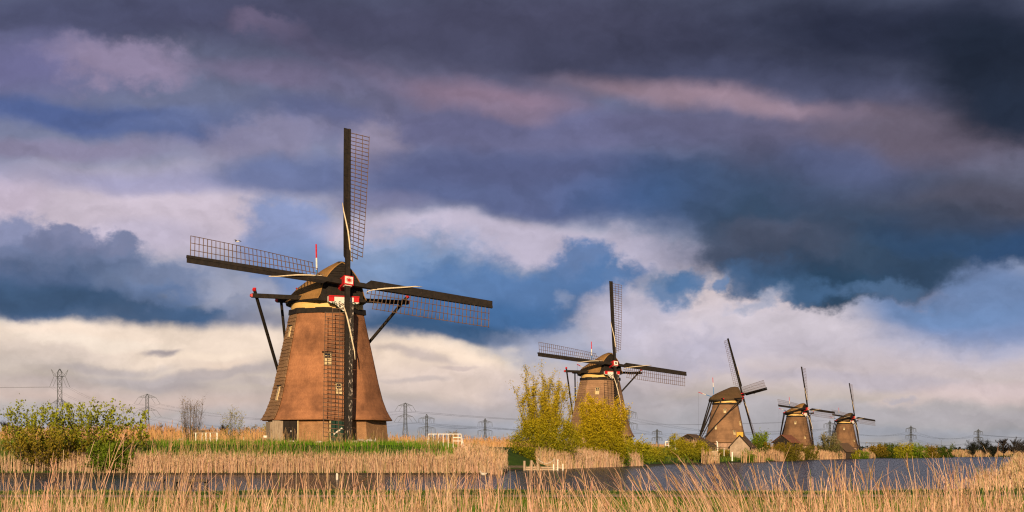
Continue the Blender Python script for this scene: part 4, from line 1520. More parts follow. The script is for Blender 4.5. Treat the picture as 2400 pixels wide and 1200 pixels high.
reed_bed('bank_slope_reeds', xy, h, RNG.uniform(0.012, 0.024, len(xy)), np.column_stack([RNG.normal(0.03, 0.09, len(xy)), RNG.normal(0, 0.08, len(xy))]), STRAW, (0.36, 0.25, 0.10), green=0.28, leaves=0.9, plume=0.15, K=2,
         label='loose straw stalks on the green slope before the mill')
# lawn round the nearest mill
n = 30000
xy = scatter(n, (-50, 9), (123, 158), lambda a, b: (canal_sd(a, b) > 2.5) & ~near_side(a, b))
sd = canal_sd(xy[:, 0], xy[:, 1])
h = RNG.gamma(4, 0.045, len(xy)) + 0.05 + 0.12 * (sd < 9)
tn = tints(len(xy), (0.095, 0.19, 0.014), 0.3)
v, f, t = strips(np.column_stack([xy, ground_z(xy[:, 0], xy[:, 1]) - 0.02]), h, RNG.uniform(0.03, 0.06, len(xy)), RNG.normal(0, 0.2, (len(xy), 2)), 1.6, tn, 2, taper=0.85)
tag(np_mesh('mill_lawn_grass', v, f, M['reed'], tint=t), 'bright green grass round the foot of the nearest windmill', kind='stuff')

# ---- reed field behind the mills
n = 30000
u = RNG.uniform(0, 1, n)
y = 153 * np.exp(u * math.log(520 / 153.0))
x = RNG.uniform(-0.33, 0.14, n) * y
sd = canal_sd(x, y)
edge = 30 + 2.5 * np.sin(x * 0.3) + 1.5 * np.sin(x * 0.83)
mill_clear = np.ones(len(x), bool)
for o in (mill_1, mill_2, mill_3):
    mill_clear &= np.hypot(x - o.location.x, y - o.location.y) > 8.2
kp = (sd > edge) & mill_clear
x, y = x[kp], y[kp]
h = np.clip(RNG.normal(1.75, 0.2, len(x)), 0.9, 2.6) * (0.86 + 0.3 * patchy(x, y, 0.12, 1.0))
reed_bed('reed_field', np.column_stack([x, y]), h, RNG.uniform(0.035, 0.06, len(x)) * (y / 170), np.column_stack([RNG.normal(0.02, 0.08, len(x)), RNG.normal(0, 0.08, len(x))]), ORANGE, (0.52, 0.31, 0.15), green=0.0, leaves=0.5, plume=0.5, K=2,
         label='field of orange winter reeds spreading out behind the mills')

# ---- reeds further along the far bank
n = 1900
xy = scatter(n, (-3.5, 6), (124, 176), lambda a, b: (canal_sd(a, b) > -0.7) & (canal_sd(a, b) < 2.2) & ~near_side(a, b) & ((b < 148) | ((b > 158.5) & (a < -0.6)) | (b > 170)))
h = np.clip(RNG.normal(1.35, 0.25, len(xy)), 0.6, 2.1)
reed_bed('landing_reeds', xy, h, RNG.uniform(0.025, 0.045, len(xy)), RNG.normal(0.02, 0.09, (len(xy), 2)), PALE, STRAW, green=0.06, leaves=0.8, plume=0.3, K=2, label='taller reeds beside the wooden landing stage')
n = 3400
xy = scatter(n, (5, 17), (170, 222), lambda a, b: (canal_sd(a, b) > -0.9) & (canal_sd(a, b) < 4.0) & ~near_side(a, b))
h = np.clip(RNG.normal(1.45, 0.25, len(xy)), 0.7, 2.2)
reed_bed('willow_reeds', xy, h, RNG.uniform(0.03, 0.055, len(xy)), RNG.normal(0.02, 0.08, (len(xy), 2)), PALE, (0.46, 0.29, 0.18), green=0.04, leaves=0.7, plume=0.3, K=2, label='pink straw reeds at the water below the yellow willows')
n = 11000
xy = scatter(n, (30, 125), (270, 620), lambda a, b: (canal_sd(a, b) > -1.2) & (canal_sd(a, b) < 13) & ~near_side(a, b) & ((a * F / b > 565) | (a * F / b < 430) | (canal_sd(a, b) < 0.3)) & (a / b < 0.26) & (patchy(a, b, 0.06, 2.6) > 0.30))
h = np.clip(RNG.normal(2.0, 0.35, len(xy)), 0.9, 3.0)
reed_bed('distant_bank_reeds', xy, h, RNG.uniform(0.06, 0.11, len(xy)), RNG.normal(0.02, 0.08, (len(xy), 2)), (0.56, 0.38, 0.24), (0.46, 0.28, 0.15), green=0.03, leaves=0.5, plume=0.3, K=2, label='pale reeds lining the water below the farther mills')
n = 5000
xy = scatter(n, (110, 460), (580, 1420), lambda a, b: (canal_sd(a, b) > -0.5) & (canal_sd(a, b) < 16) & ~near_side(a, b) & (a / b < 0.33) & (patchy(a, b, 0.025, 0.4) > 0.35))
h = np.clip(RNG.normal(2.2, 0.4, len(xy)), 1.0, 3.2)
reed_bed('remote_bank_reeds', xy, h, RNG.uniform(0.15, 0.3, len(xy)), RNG.normal(0.0, 0.08, (len(xy), 2)), (0.48, 0.31, 0.18), (0.34, 0.22, 0.12), green=0.08, leaves=0.3, plume=0.2, K=2, label='strip of reeds along the remote end of the canal')
n = 9000
xy = scatter(n, (6, 120), (150, 640), lambda a, b: (canal_sd(a, b) > 1) & (canal_sd(a, b) < 26) & ~near_side(a, b) & (a / b < 0.26))
h = RNG.gamma(4, 0.11, len(xy)) + 0.1
v, f, t = strips(np.column_stack([xy, ground_z(xy[:, 0], xy[:, 1]) - 0.02]), h, RNG.uniform(0.06, 0.12, len(xy)) * xy[:, 1] / 250, RNG.normal(0, 0.2, (len(xy), 2)), 1.6, tints(len(xy), (0.11, 0.145, 0.02), 0.4), 2, taper=0.85)
tag(np_mesh('mill_bank_grass', v, f, M['reed'], tint=t), 'rough grass along the bank of the farther mills', kind='stuff')


# ---------------------------------------------------------------- woody plants
def leaves_mesh(pos, size, aspect, tint, up=0.3):
    """Leaf-sized quads turned every way."""
    n = len(pos)
    a = RNG.normal(0, 1, (n, 3))
    a[:, 2] = np.abs(a[:, 2]) * 0.8 + up
    a /= np.linalg.norm(a, axis=1)[:, None]
    b = np.cross(a, RNG.normal(0, 1, (n, 3)))
    b /= np.linalg.norm(b, axis=1)[:, None]
    a *= (size / 2)[:, None]
    b *= (size * aspect / 2)[:, None]
    V = np.stack([pos - a, pos - b * 0.9 + a * 0.1, pos + a, pos + b * 0.9 + a * 0.1], 1).reshape(-1, 3)
    Fc = np.arange(n * 4).reshape(-1, 4)
    return V, Fc, np.repeat(tint, 4, axis=0)


def grow(rng, height, width, stems, side, upward=1.0, bare_top=0.0, start=0.12, lean=(0, 0), twist=0.12):
    """Branch skeleton of a shrub or pollard: list of (points, radii) and the points that carry leaves."""
    limbs, tips = [], []
    for i in range(stems):
        a = 2 * math.pi * (i + rng.random() * 0.8) / stems
        reach = width / 2 * (0.25 + 0.75 * rng.random())
        hh = height * (1 - 0.45 * (reach / (width / 2)) ** 2 * rng.random()) * (0.78 + 0.22 * rng.random())
        b = Vector((0.25 * math.cos(a), 0.25 * math.sin(a), -0.1))
        e = Vector((reach * math.cos(a) + lean[0] * hh, reach * math.sin(a) * 0.8 + lean[1] * hh, hh))
        pts, K = [], 7
        for k in range(K + 1):
            t = k / K
            p = b.lerp(e, t)
            bend = math.sin(math.pi * t) * 0.15 * reach
            p += Vector((math.cos(a) * bend, math.sin(a) * bend, 0))
            p += Vector((rng.uniform(-1, 1), rng.uniform(-1, 1), 0)) * twist * t * height * 0.12
            pts.append(p)
        r0 = 0.012 * height + 0.02
        limbs.append((pts, [r0 * (1 - 0.9 * k / K) + 0.008 for k in range(K + 1)]))
        for s in range(side):
            t = start + (1 - start) * rng.random() ** 0.8
            k = min(int(t * K), K - 1)
            p0 = pts[k].lerp(pts[k + 1], t * K - k)
            b2 = rng.uniform(0, 2 * math.pi)
            ln = height * (0.10 + 0.17 * rng.random()) * (1.1 - 0.5 * t)
            dirv = Vector((math.cos(b2), math.sin(b2), upward * (0.5 + rng.random()))).normalized()
            p1 = p0 + dirv * ln * 0.55 + Vector((0, 0, 0.03 * ln))
            p2 = p0 + dirv * ln + Vector((0, 0, 0.18 * ln * upward))
            limbs.append(([p0, p1, p2], [0.004 * height * 0.5 + 0.008, 0.008, 0.004]))
            tips.append((p0, p1, p2, t))
        for k in range(2, K):
            tips.append((pts[k], pts[k].lerp(pts[k + 1], 0.5), pts[k + 1], k / K))
    return limbs, tips


def woody(name, loc, height, width, leaves, leaf, colours, label, cat, group=None, stems=9, side=14, seed=1, upward=1.0, start=0.12, jitter=0.35, top_thin=0.0, bark='bark', depth=1.0, aspect=0.45, twigs=True, lean=(0, 0), thick=1.0, base_dense=0.0, dense_h=0.3):
    """Shrub or tree: trunk (stems and branches) and crown (single leaves) as two parts."""
    rng = random.Random(seed)
    root = empty(name, loc, label, cat, group)
    limbs, tips = grow(rng, height, width, stems, side, upward, start=start, lean=lean)
    m = MB()
    for pts, rr in limbs:
        m.tube(pts, [q * thick for q in rr], 5 if len(pts) > 3 else 3, cap=False)
    m.build('trunk', M[bark], root, smooth=True, fix=False)
    if leaves:
        A = np.array([[tuple(q[0]), tuple(q[1]), tuple(q[2])] for q in tips])
        tt = np.array([q[3] for q in tips])
        wgt = np.clip(1 - top_thin * np.clip((tt - 0.45) / 0.55, 0, 1), 0.03, 1)
        clump = RNG.gamma(1.3, 1.0, len(tips))
        wgt = wgt * clump
        ix = RNG.choice(len(tips), leaves, p=wgt / wgt.sum())
        s = RNG.uniform(0.1, 1.05, leaves)
        p = A[ix, 0] * ((1 - s) ** 2)[:, None] + A[ix, 1] * (2 * s * (1 - s))[:, None] + A[ix, 2] * (s ** 2)[:, None]
        p = p + RNG.normal(0, jitter, (leaves, 3)) * (0.25 + 0.75 * RNG.random((leaves, 1)))
        p[:, 1] *= depth
        if base_dense:
            k = int(leaves * base_dense)
            q = RNG.normal(0, 1, (k, 3))
            q /= np.linalg.norm(q, axis=1)[:, None]
            q *= (RNG.uniform(0.55, 1.0, k) ** 0.6)[:, None]
            lump = 1 + 0.16 * np.sin(q[:, :1] * 7 / 1.0 + seed) * np.cos(q[:, 2:] * 6 + seed) + 0.10 * RNG.normal(0, 1, (k, 1))
            q = q * np.array([width * 0.47, width * 0.36, height * dense_h]) * lump
            q[:, 2] = np.abs(q[:, 2] + height * dense_h * 0.85)
            p = np.concatenate([p, q])
        p = p[p[:, 2] > 0.02]
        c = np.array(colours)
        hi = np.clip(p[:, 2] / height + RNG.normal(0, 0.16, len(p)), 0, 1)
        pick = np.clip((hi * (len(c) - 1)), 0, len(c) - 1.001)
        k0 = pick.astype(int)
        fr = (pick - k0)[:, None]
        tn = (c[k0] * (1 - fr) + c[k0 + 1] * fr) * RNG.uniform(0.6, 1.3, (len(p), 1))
        sz = RNG.uniform(0.65, 1.35, len(p)) * leaf
        v, f, t = leaves_mesh(p, sz, aspect, tn)
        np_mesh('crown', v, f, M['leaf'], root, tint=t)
    return root


def plant(name, px, d, top, wpx, leaves, leaf, colours, label, cat, **kw):
    """A plant d metres away under a photograph column, as tall and wide as it shows there."""
    x = (px - 1200) * d / F
    z = gz(x, d)
    H = CAMZ + (HZ - top) * d / F - z
    return woody(name, (x, d, z), H, wpx * d / F, leaves, leaf, colours, label, cat, **kw)


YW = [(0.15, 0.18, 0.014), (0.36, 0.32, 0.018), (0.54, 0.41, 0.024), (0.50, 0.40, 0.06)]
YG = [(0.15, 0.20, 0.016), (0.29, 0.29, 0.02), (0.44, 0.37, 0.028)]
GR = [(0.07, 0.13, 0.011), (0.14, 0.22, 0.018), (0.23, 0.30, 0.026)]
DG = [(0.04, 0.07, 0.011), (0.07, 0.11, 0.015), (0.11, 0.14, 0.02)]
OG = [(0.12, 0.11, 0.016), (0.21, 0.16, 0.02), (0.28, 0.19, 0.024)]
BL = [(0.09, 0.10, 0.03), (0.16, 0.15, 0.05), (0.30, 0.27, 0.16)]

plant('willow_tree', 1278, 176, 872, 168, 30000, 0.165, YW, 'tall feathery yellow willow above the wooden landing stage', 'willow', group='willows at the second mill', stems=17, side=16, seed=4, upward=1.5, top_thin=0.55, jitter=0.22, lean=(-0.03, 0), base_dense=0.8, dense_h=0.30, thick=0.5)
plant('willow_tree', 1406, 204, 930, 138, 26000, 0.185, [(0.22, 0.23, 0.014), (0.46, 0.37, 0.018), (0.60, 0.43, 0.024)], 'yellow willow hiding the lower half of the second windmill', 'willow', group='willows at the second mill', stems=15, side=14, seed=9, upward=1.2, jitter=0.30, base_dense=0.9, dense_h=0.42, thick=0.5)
plant('willow_shrub', 1480, 220, 1028, 110, 9000, 0.24, YG, 'green willow shrub at the foot of the second windmill', 'shrub', stems=11, side=9, seed=12, jitter=0.35, base_dense=0.3)
plant('willow_shrub', 1450, 206, 1046, 70, 3500, 0.19, GR, 'low deep green shrub under the right yellow willow', 'shrub', stems=9, side=8, seed=16, jitter=0.3, base_dense=0.3)
plant('shrub', 1536, 246, 1050, 60, 3200, 0.22, YG, 'low scrub on the bank between willow shrubs', 'shrub', stems=8, side=8, seed=21, jitter=0.35, base_dense=0.3)
plant('willow_shrub', 1612, 278, 1034, 120, 11000, 0.25, [(0.15, 0.18, 0.016), (0.30, 0.28, 0.02), (0.38, 0.32, 0.024)], 'broad yellow-green willow shrub in front of the thatched shed', 'shrub', stems=12, side=10, seed=23, jitter=0.4, base_dense=0.35)
plant('shrub', 1580, 330, 1020, 40, 2000, 0.26, YG, 'small olive shrub behind the white gate', 'shrub', stems=7, side=7, seed=25)
plant('shrub', 1752, 312, 1056, 34, 1800, 0.24, GR, 'small green bush before the pale brick gable', 'shrub', stems=8, side=8, seed=27, base_dense=0.3)
plant('shrub', 1695, 318, 1058, 40, 1600, 0.22, OG, 'brown-green scrub under the low white pole', 'shrub', stems=8, side=7, seed=28)
plant('leafy_tree', 1785, 392, 1010, 56, 3600, 0.36, GR, 'fresh green small tree right of the brick gable', 'tree', stems=7, side=9, seed=31, jitter=0.5)
plant('shrub', 1772, 376, 1036, 60, 3000, 0.32, DG, 'dark green bush at the foot of the small green tree', 'shrub', stems=8, side=8, seed=33, base_dense=0.35)
plant('osier_shrub', 1812, 392, 1034, 100, 5600, 0.30, OG, 'rusty olive osier shrub in front of the tiled shed', 'shrub', stems=13, side=8, seed=35, upward=1.6, base_dense=0.3)
plant('osier_shrub', 1856, 380, 1038, 66, 4200, 0.30, [(0.09, 0.095, 0.014), (0.16, 0.14, 0.018), (0.22, 0.17, 0.022)], 'olive osier shrub reaching down to the water', 'shrub', stems=12, side=8, seed=37, upward=1.6, base_dense=0.4)
plant('osier_shrub', 1890, 470, 1038, 62, 3400, 0.36, [(0.09, 0.10, 0.014), (0.15, 0.14, 0.018), (0.19, 0.16, 0.02)], 'olive osier shrub at the foot of the fourth windmill', 'shrub', stems=10, side=8, seed=39, upward=1.5, base_dense=0.3)
plant('blossom_shrub', 1945, 560, 1016, 66, 5200, 0.42, BL, 'rounded shrub with pale blossom between the last two windmills', 'shrub', stems=10, side=10, seed=41, jitter=0.5, base_dense=0.3)
plant('shrub', 1998, 588, 1050, 40, 2000, 0.42, YG, 'green bush at the foot of the farthest windmill', 'shrub', stems=8, side=8, seed=43, base_dense=0.35)
plant('shrub', 2024, 610, 1055, 30, 1600, 0.42, GR, 'low bush right of the farthest windmill', 'shrub', stems=8, side=7, seed=45, base_dense=0.35)
hedge = [(2060, 720, 1044, 56, OG, 'olive thicket just right of the farthest windmill'), (2090, 740, 1042, 50, DG, 'dark thicket next to the olive one'), (2120, 700, 1038, 52, YG, 'round light green willow bush, brightest of the thickets by the water'),
         (2150, 760, 1040, 56, GR, 'green bush between the bright willow bush and a dull one'), (2182, 780, 1044, 50, OG, 'dull olive bush near the end of the thickets'), (2214, 860, 1042, 44, DG, 'last dark bush before the open canal end'), (2076, 900, 1040, 60, DG, 'dark scrub showing behind the olive thicket')]
for i, (px, d, top, w, c, lab) in enumerate(hedge):
    plant('thicket', px, d, top, w, 2600, 0.6, c, lab, 'shrub', group='thickets beyond the last windmill', stems=9, side=8, seed=50 + i, jitter=0.8, base_dense=0.4)

# left foreground willow bushes on the far bank
LB = [(0.15, 0.155, 0.015), (0.24, 0.26, 0.022), (0.33, 0.37, 0.038)]
plant('leafy_bush', 75, 124.4, 940, 190, 2400, 0.185, LB, 'sparse leafy bush with young green shoots at the left edge', 'bush', group='leafy bushes at the left edge', stems=26, side=9, seed=61, upward=0.7, jitter=0.16, start=0.3, aspect=0.7, thick=0.25)
plant('leafy_bush', 200, 124.8, 934, 235, 3600, 0.185, LB, 'tall leafy bush below the horned pylon', 'bush', group='leafy bushes at the left edge', stems=32, side=9, seed=63, upward=0.7, jitter=0.16, start=0.25, aspect=0.7, thick=0.25)
plant('leafy_bush', 318, 126, 968, 90, 520, 0.22, LB, 'thin shoots beside the tall leafy bush', 'bush', group='leafy bushes at the left edge', stems=11, side=7, seed=65, upward=0.8, jitter=0.14, start=0.3, aspect=0.7, thick=0.25)
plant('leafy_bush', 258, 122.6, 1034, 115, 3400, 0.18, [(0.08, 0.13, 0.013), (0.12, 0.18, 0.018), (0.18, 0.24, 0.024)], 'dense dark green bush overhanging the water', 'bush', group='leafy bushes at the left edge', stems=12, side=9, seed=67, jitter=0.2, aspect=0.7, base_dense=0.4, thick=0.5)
plant('leafy_bush', 105, 123, 1000, 230, 3600, 0.18, [(0.14, 0.12, 0.02), (0.24, 0.18, 0.024), (0.28, 0.24, 0.028)], 'brownish low bush with half-open leaves at the left edge', 'bush', group='leafy bushes at the left edge', stems=24, side=12, seed=69, jitter=0.2, aspect=0.6, thick=0.3)

# bare shrubs near the white gate
plant('bare_shrub', 447, 150, 926, 84, 420, 0.12, OG, 'bare twiggy shrub standing at the white gate', 'shrub', stems=22, side=28, seed=71, upward=1.0, bark='bark', start=0.1, jitter=0.1, thick=0.34)
plant('bare_shrub', 547, 160, 946, 56, 900, 0.12, YG, 'narrow budding shrub between the gate and the near windmill', 'shrub', stems=11, side=24, seed=73, upward=1.1, start=0.12, jitter=0.12, thick=0.26)


def bare_tree(px, d, top, wpx, label, seed, dark=True, evergreen=False, group='bare trees on the horizon'):
    x = (px - 1200) * d / F
    z = gz(x, d)
    H = CAMZ + (HZ - top) * d / F - z
    W = wpx * d / F
    rng = random.Random(seed)
    root = empty('winter_tree', (x, d, z), label, 'tree', group)
    m = MB()
    trunk = [Vector((rng.uniform(-.02, .02) * H * k / 4, 0, H * 0.72 * k / 4 - 0.3)) for k in range(5)]
    m.tube(trunk, [H * 0.022 * (1 - 0.17 * k) for k in range(5)], 6)
    segs = []
    for i in range(22):
        t = 0.36 + 0.64 * rng.random()
        p0 = trunk[0].lerp(trunk[-1], t)
        a = rng.uniform(0, 2 * math.pi)
        ln = W * 0.5 * (0.5 + 0.5 * rng.random()) * (1.15 - 0.9 * abs(t - 0.62))
        e = p0 + Vector((math.cos(a) * ln, math.sin(a) * ln, ln * (0.25 + 0.75 * rng.random())))
        e.z = min(e.z, H)
        mid = p0.lerp(e, 0.5) - Vector((0, 0, 0.06 * ln))
        m.tube([p0, mid, e], [H * 0.008, H * 0.006, H * 0.003], 4)
        segs += [(p0, mid), (mid, e)]
    m.build('trunk', M['dark_bark'], root, fix=False)
    n = 2600 if not evergreen else 4200
    S = np.array([[tuple(a), tuple(b)] for a, b in segs])
    ix = RNG.integers(0, len(S), n)
    s = RNG.random((n, 1))
    p = S[ix, 0] * (1 - s) + S[ix, 1] * s
    if evergreen:
        p += RNG.normal(0, W * 0.06, (n, 3))
        v, f, t = leaves_mesh(p, RNG.uniform(0.25, 0.5, n), 0.6, tints(n, (0.026, 0.030, 0.022), 0.4))
        np_mesh('crown', v, f, M['leaf'], root, tint=t)
    else:
        h = H * RNG.uniform(0.05, 0.12, n)
        an = RNG.uniform(0, 2 * np.pi, n)
        ln = np.column_stack([np.cos(an), np.sin(an)]) * RNG.uniform(0.2, 0.9, (n, 1))
        v, f, t = strips(p, h, np.full(n, H * 0.006), ln, 1.2, tints(n, (0.030, 0.025, 0.022), 0.3), 2, taper=0.8)
        np_mesh('crown', v, f, M['reed'], root, tint=t)
    return root


winter = [(12, 640, 972, 40, 'low bare tree at the far left horizon', 1, False), (275, 700, 990, 34, 'bare tree behind the leafy bush, left of the second pylon', 2, False), (372, 720, 986, 40, 'wide bare tree on the horizon left of the white gate', 3, False),
          (402, 760, 988, 30, 'smaller bare tree directly left of the twiggy shrub', 4, False), (486, 800, 992, 26, 'faint bare tree right of the twiggy shrub', 5, False), (524, 700, 980, 30, 'round bare tree beside the narrow budding shrub', 6, False),
          (700, 900, 990, 30, 'bare tree hidden behind the nearest windmill', 7, False),
          (2280, 900, 1030, 36, 'dark dense tree at the canal end, left one', 8, True), (2306, 920, 1027, 44, 'dark dense tree at the canal end, tallest of its clump', 9, True), (2328, 940, 1036, 30, 'dark dense tree at the canal end, lowest of its clump', 10, True),
          (2352, 900, 1022, 40, 'bare tree with rounded twigs, nearest the dark clump', 11, False), (2376, 880, 1020, 44, 'tallest bare tree at the right edge', 12, False), (2397, 900, 1024, 34, 'bare tree cut by the right edge', 13, False)]
for px, d, top, w, lab, sd_, ev in winter:
    bare_tree(px, d, top, w, lab, 100 + sd_, evergreen=ev)
for px, d, top, w, c, lab in ((590, 420, 992, 60, OG, 'low olive scrub left of the nearest windmill'), (620, 420, 990, 30, YG, 'green scrub touching the nearest windmill'), (300, 500, 992, 60, DG, 'dark scrub behind the reed field'), (1060, 600, 1006, 30, OG, 'small scrub in the reed field right of the near windmill')):
    plant('scrub', px, d, top, w, 1500, 0.4, c, lab, 'shrub', stems=8, side=8, seed=int(px), jitter=0.5, base_dense=0.3)

# far-off woods that read as one low dark line
n = 9000
u = RNG.uniform(0, 1, n)
xx = np.where(u < 0.45, RNG.uniform(-1000, -300, n), RNG.uniform(420, 1100, n))
yy = np.where(u < 0.45, RNG.uniform(2400, 2600, n), RNG.uniform(2000, 2300, n))
zz = 1.4 + RNG.uniform(0, 1, n) ** 0.7 * (5 + 4 * patchy(xx, yy, 0.03, 1.0) + 3 * patchy(xx, yy, 0.11, 2.0))
v, f, t = leaves_mesh(np.column_stack([xx, yy, zz]), RNG.uniform(2.5, 5.5, n), 0.7, tints(n, (0.030, 0.036, 0.030), 0.3))
tag(np_mesh('distant_woods', v, f, M['leaf'], tint=t), 'low dark line of far-off woods on the horizon', kind='stuff')

# ================================================================ pylons and overhead wires
def pylon(px, top, label, kind, base_w=7.0, H=55.0, yaw=0.35):
    d = (H + 0.03) * F / (HZ - top)
    x = (px - 1200) * d / F
    root = empty('power_pylon', (x, d, 1.0), label, 'pylon', 'pylons of the overhead line', rz=yaw)
    t = 0.14 * max(1.0, d / 1500)
    m = MB()
    lv = [0, 9, 17, 24, 30, 35.5, 40.5, 45, 49, 52.5, H]
    wd = [base_w / 2 * (1 - min(1, z / 33.0) * 0.68) for z in lv]
    wd[-1] = 0.3
    for i in range(len(lv) - 1):
        z0, z1, w0, w1 = lv[i], lv[i + 1], wd[i], wd[i + 1]
        c0 = [Vector((sx * w0, sy * w0, z0)) for sx, sy in ((-1, -1), (1, -1), (1, 1), (-1, 1))]
        c1 = [Vector((sx * w1, sy * w1, z1)) for sx, sy in ((-1, -1), (1, -1), (1, 1), (-1, 1))]
        for k in range(4):
            k2 = (k + 1) % 4
            m.beam(c0[k], c1[k], t * 1.5, t * 1.5)
            m.beam(c0[k], c1[k2], t, t)
            m.beam(c0[k2], c1[k], t, t)
            m.beam(c1[k], c1[k2], t, t)
    m.build('mast', M['steel'], root, fix=False)
    ends = []

    def arm(z, hw, drop, tip_dx, horn=False):
        a = MB()
        for s in (-1, 1):
            r0, r1 = Vector((s * 1.0, 0, z)), Vector((s * hw, 0, z + 0.4))
            up0 = Vector((0, 0, z + (3.2 if not horn else 0.3)))
            for sy in (-0.8, 0.8):
                a.beam(r0 + Vector((0, sy, 0)), r1, t * 1.3, t * 1.3)
                a.beam(up0 + Vector((s * 0.6, sy, 0)), r1, t, t)
            for k in range(1, 5):
                f = k / 5
                a.beam(r0.lerp(r1, f), up0.lerp(r1, f), t, t)
                a.beam(r0.lerp(r1, f), up0.lerp(r1, max(0, f - 0.2)), t, t)
            if horn:
                tipv = Vector((s * (hw + 1.6), 0, z + 4.6))
                a.beam(r1, tipv, t * 1.7, t * 1.7)
                a.beam(r1 - Vector((s * 1.4, 0, 0)), tipv, t * 1.5, t * 1.5)
                a.beam(Vector((0, 0, z + 5.0)), r1, t, t)
        a.build('cross_arm', M['steel'], root, fix=False)
        ins = MB()
        for s in (-1, 1):
            for hx in ((hw,) if tip_dx > 0 else (hw, hw * 0.5)):
                if tip_dx > 0:
                    e = Vector((s * (hx + tip_dx), 0, z - drop))
                    ins.beam(Vector((s * hx, 0, z)), e, t * 1.5, t * 1.5)
                    e2 = Vector((s * (hx * 0.45 + tip_dx), 0, z - drop))
                    ins.beam(Vector((s * hx * 0.45, 0, z)), e2, t * 1.2, t * 1.2)
                    ends.extend([e, e2])
                else:
                    e = Vector((s * hx * 0.92, 0, z - drop))
                    ins.beam(Vector((s * (hx - 1.6), 0, z)), e + Vector((-s * .6, 0, 0)), t * 1.3, t * 1.3)
                    ins.beam(Vector((s * hx, 0, z)), e + Vector((s * 1.6, 0, 0)), t * 1.3, t * 1.3)
                    ends.append(e)
        tag(ins.build('insulators', M['steel'], root, fix=False), kind='stuff')
    if kind == 'horn':
        arm(50.0, 3.6, 6.5, 2.6, horn=True)
        arm(33, 4.6, 6.5, 3.0)
    elif kind == 'wide':
        arm(51.5, 8.0, 5.5, 3.5)
        arm(40.0, 8.5, 5.5, 4.0)
    else:
        arm(49.0, 11.0, 6.0, 0)
        arm(36.0, 12.0, 6.0, 0)
    root['reach'] = d
    Mw = Matrix.Translation(root.location) @ Matrix.Rotation(yaw, 4, 'Z')
    return root, [Mw @ e for e in ends], Mw @ Vector((0, 0, H))


PY = {}
for key, px, top, lab, kind, bw in (
        ('a', 140, 863, 'tallest pylon with upswept horns, above the leafy bushes on the left', 'horn', 8.5), ('b', 345, 922, 'pylon with two arms between the leafy bush and the twiggy shrub', 'wide', 8.0),
        ('c', 950, 943, 'stout pylon with slanting insulators just right of the nearest windmill', 'wide', 9.0), ('e', 1000, 970, 'slim pylon next to the stout one', 'vee', 8.0),
        ('f', 1137, 980, 'slim pylon standing alone left of the yellow willow', 'vee', 8.0), ('g', 1472, 955, 'pylon mostly hidden behind the second windmill, arms showing', 'vee', 8.0),
        ('h', 1540, 1005, 'small distant pylon right of the second windmill', 'vee', 8.0), ('i', 1945, 985, 'pylon between the last two windmills', 'vee', 8.0),
        ('j', 2135, 997, 'pylon rising over the thickets right of the farthest windmill', 'vee', 8.0), ('k', 2293, 1005, 'pylon behind the dark clump of trees', 'vee', 8.0)):
    o, ends, tp = pylon(px, top, lab, kind, bw)
    PY[key] = (o, ends, tp)
yv = math.radians(20)


def span(label, A, B, sag):
    """The wires of one span between two pylons (lists of end points)."""
    root = empty('power_line', A[0], label, 'power line', 'wires of the overhead line')
    o = Vector(A[0])
    for a, b in zip(A, B):
        a, b = Vector(a), Vector(b)
        pts = []
        for k in range(13):
            t = k / 12
            p = a.lerp(b, t)
            p.z -= sag * 4 * t * (1 - t)
            pts.append(p - o)
        dm = (a.y + b.y) / 2
        MB().tube(pts, 0.038 * max(1.0, dm / 1400), 3, cap=False).build('wire', M['wire'], root, fix=False)
    return root


def pick(e, n=6):
    e = sorted(e, key=lambda p: (-p.z, p.x))
    return e[:n]


def ends(key):
    return PY[key][1]


off = Vector((-700, -320, 2))
span('wires running off to the left from the horned pylon', ends('a'), [e + off for e in ends('a')], 6)
span('wires between the horned pylon and the next one', ends('a'), ends('b'), 8)
span('long wires passing behind the nearest windmill', ends('b'), ends('c'), 12)
span('wires from the stout pylon towards the yellow willow', ends('c'), [e + Vector((520, 480, 0)) for e in ends('c')], 9)
span('wires between the two slim pylons', ends('e'), ends('f'), 5)
span('wires from the lone slim pylon to the one behind the second windmill', ends('f'), ends('g'), 10)
span('wires from the second windmill to the pylon between the last mills', ends('g'), ends('i'), 14)
span('wires from the last mills to the pylon over the thickets', ends('i'), ends('j'), 10)
span('wires over the thickets to the dark trees', ends('j'), ends('k'), 11)
span('wires running off behind the bare trees on the right', ends('k'), [e + Vector((500, 300, 0)) for e in ends('k')], 9)

# small wind pump and rail gantries on the horizon
root = empty('wind_turbine', at(2206, 1060, 2600) - Vector((0, 0, 4)), 'tiny thin mast on the horizon right of the thickets', 'mast')
MB().tube([(0, 0, 0), (0, 0, 22)], [0.35, 0.22], 6).build('pole', M['steel'], root)
m = MB()
for k in range(3):
    a = k * 2.094 + 0.5
    m.beam((0, -0.3, 22), (6 * math.cos(a), -0.3, 22 + 6 * math.sin(a)), 0.45, 0.15)
m.build('rotor', M['steel'], root)
root = empty('gantry', at(2040, 1062, 1500) - Vector((0, 0, 2)), 'low steel gantry on the horizon by the last windmill', 'gantry')
for i in range(5):
    MB().beam((i * 3.6 - 4, 0, 0), (i * 3.6 - 4, 0, 11.5), 0.35, 0.35).build('post', M['steel'], root)
MB().beam((-4.2, 0, 11.2), (10.6, 0, 11.2), 0.4, 0.4).build('crossbar', M['steel'], root)


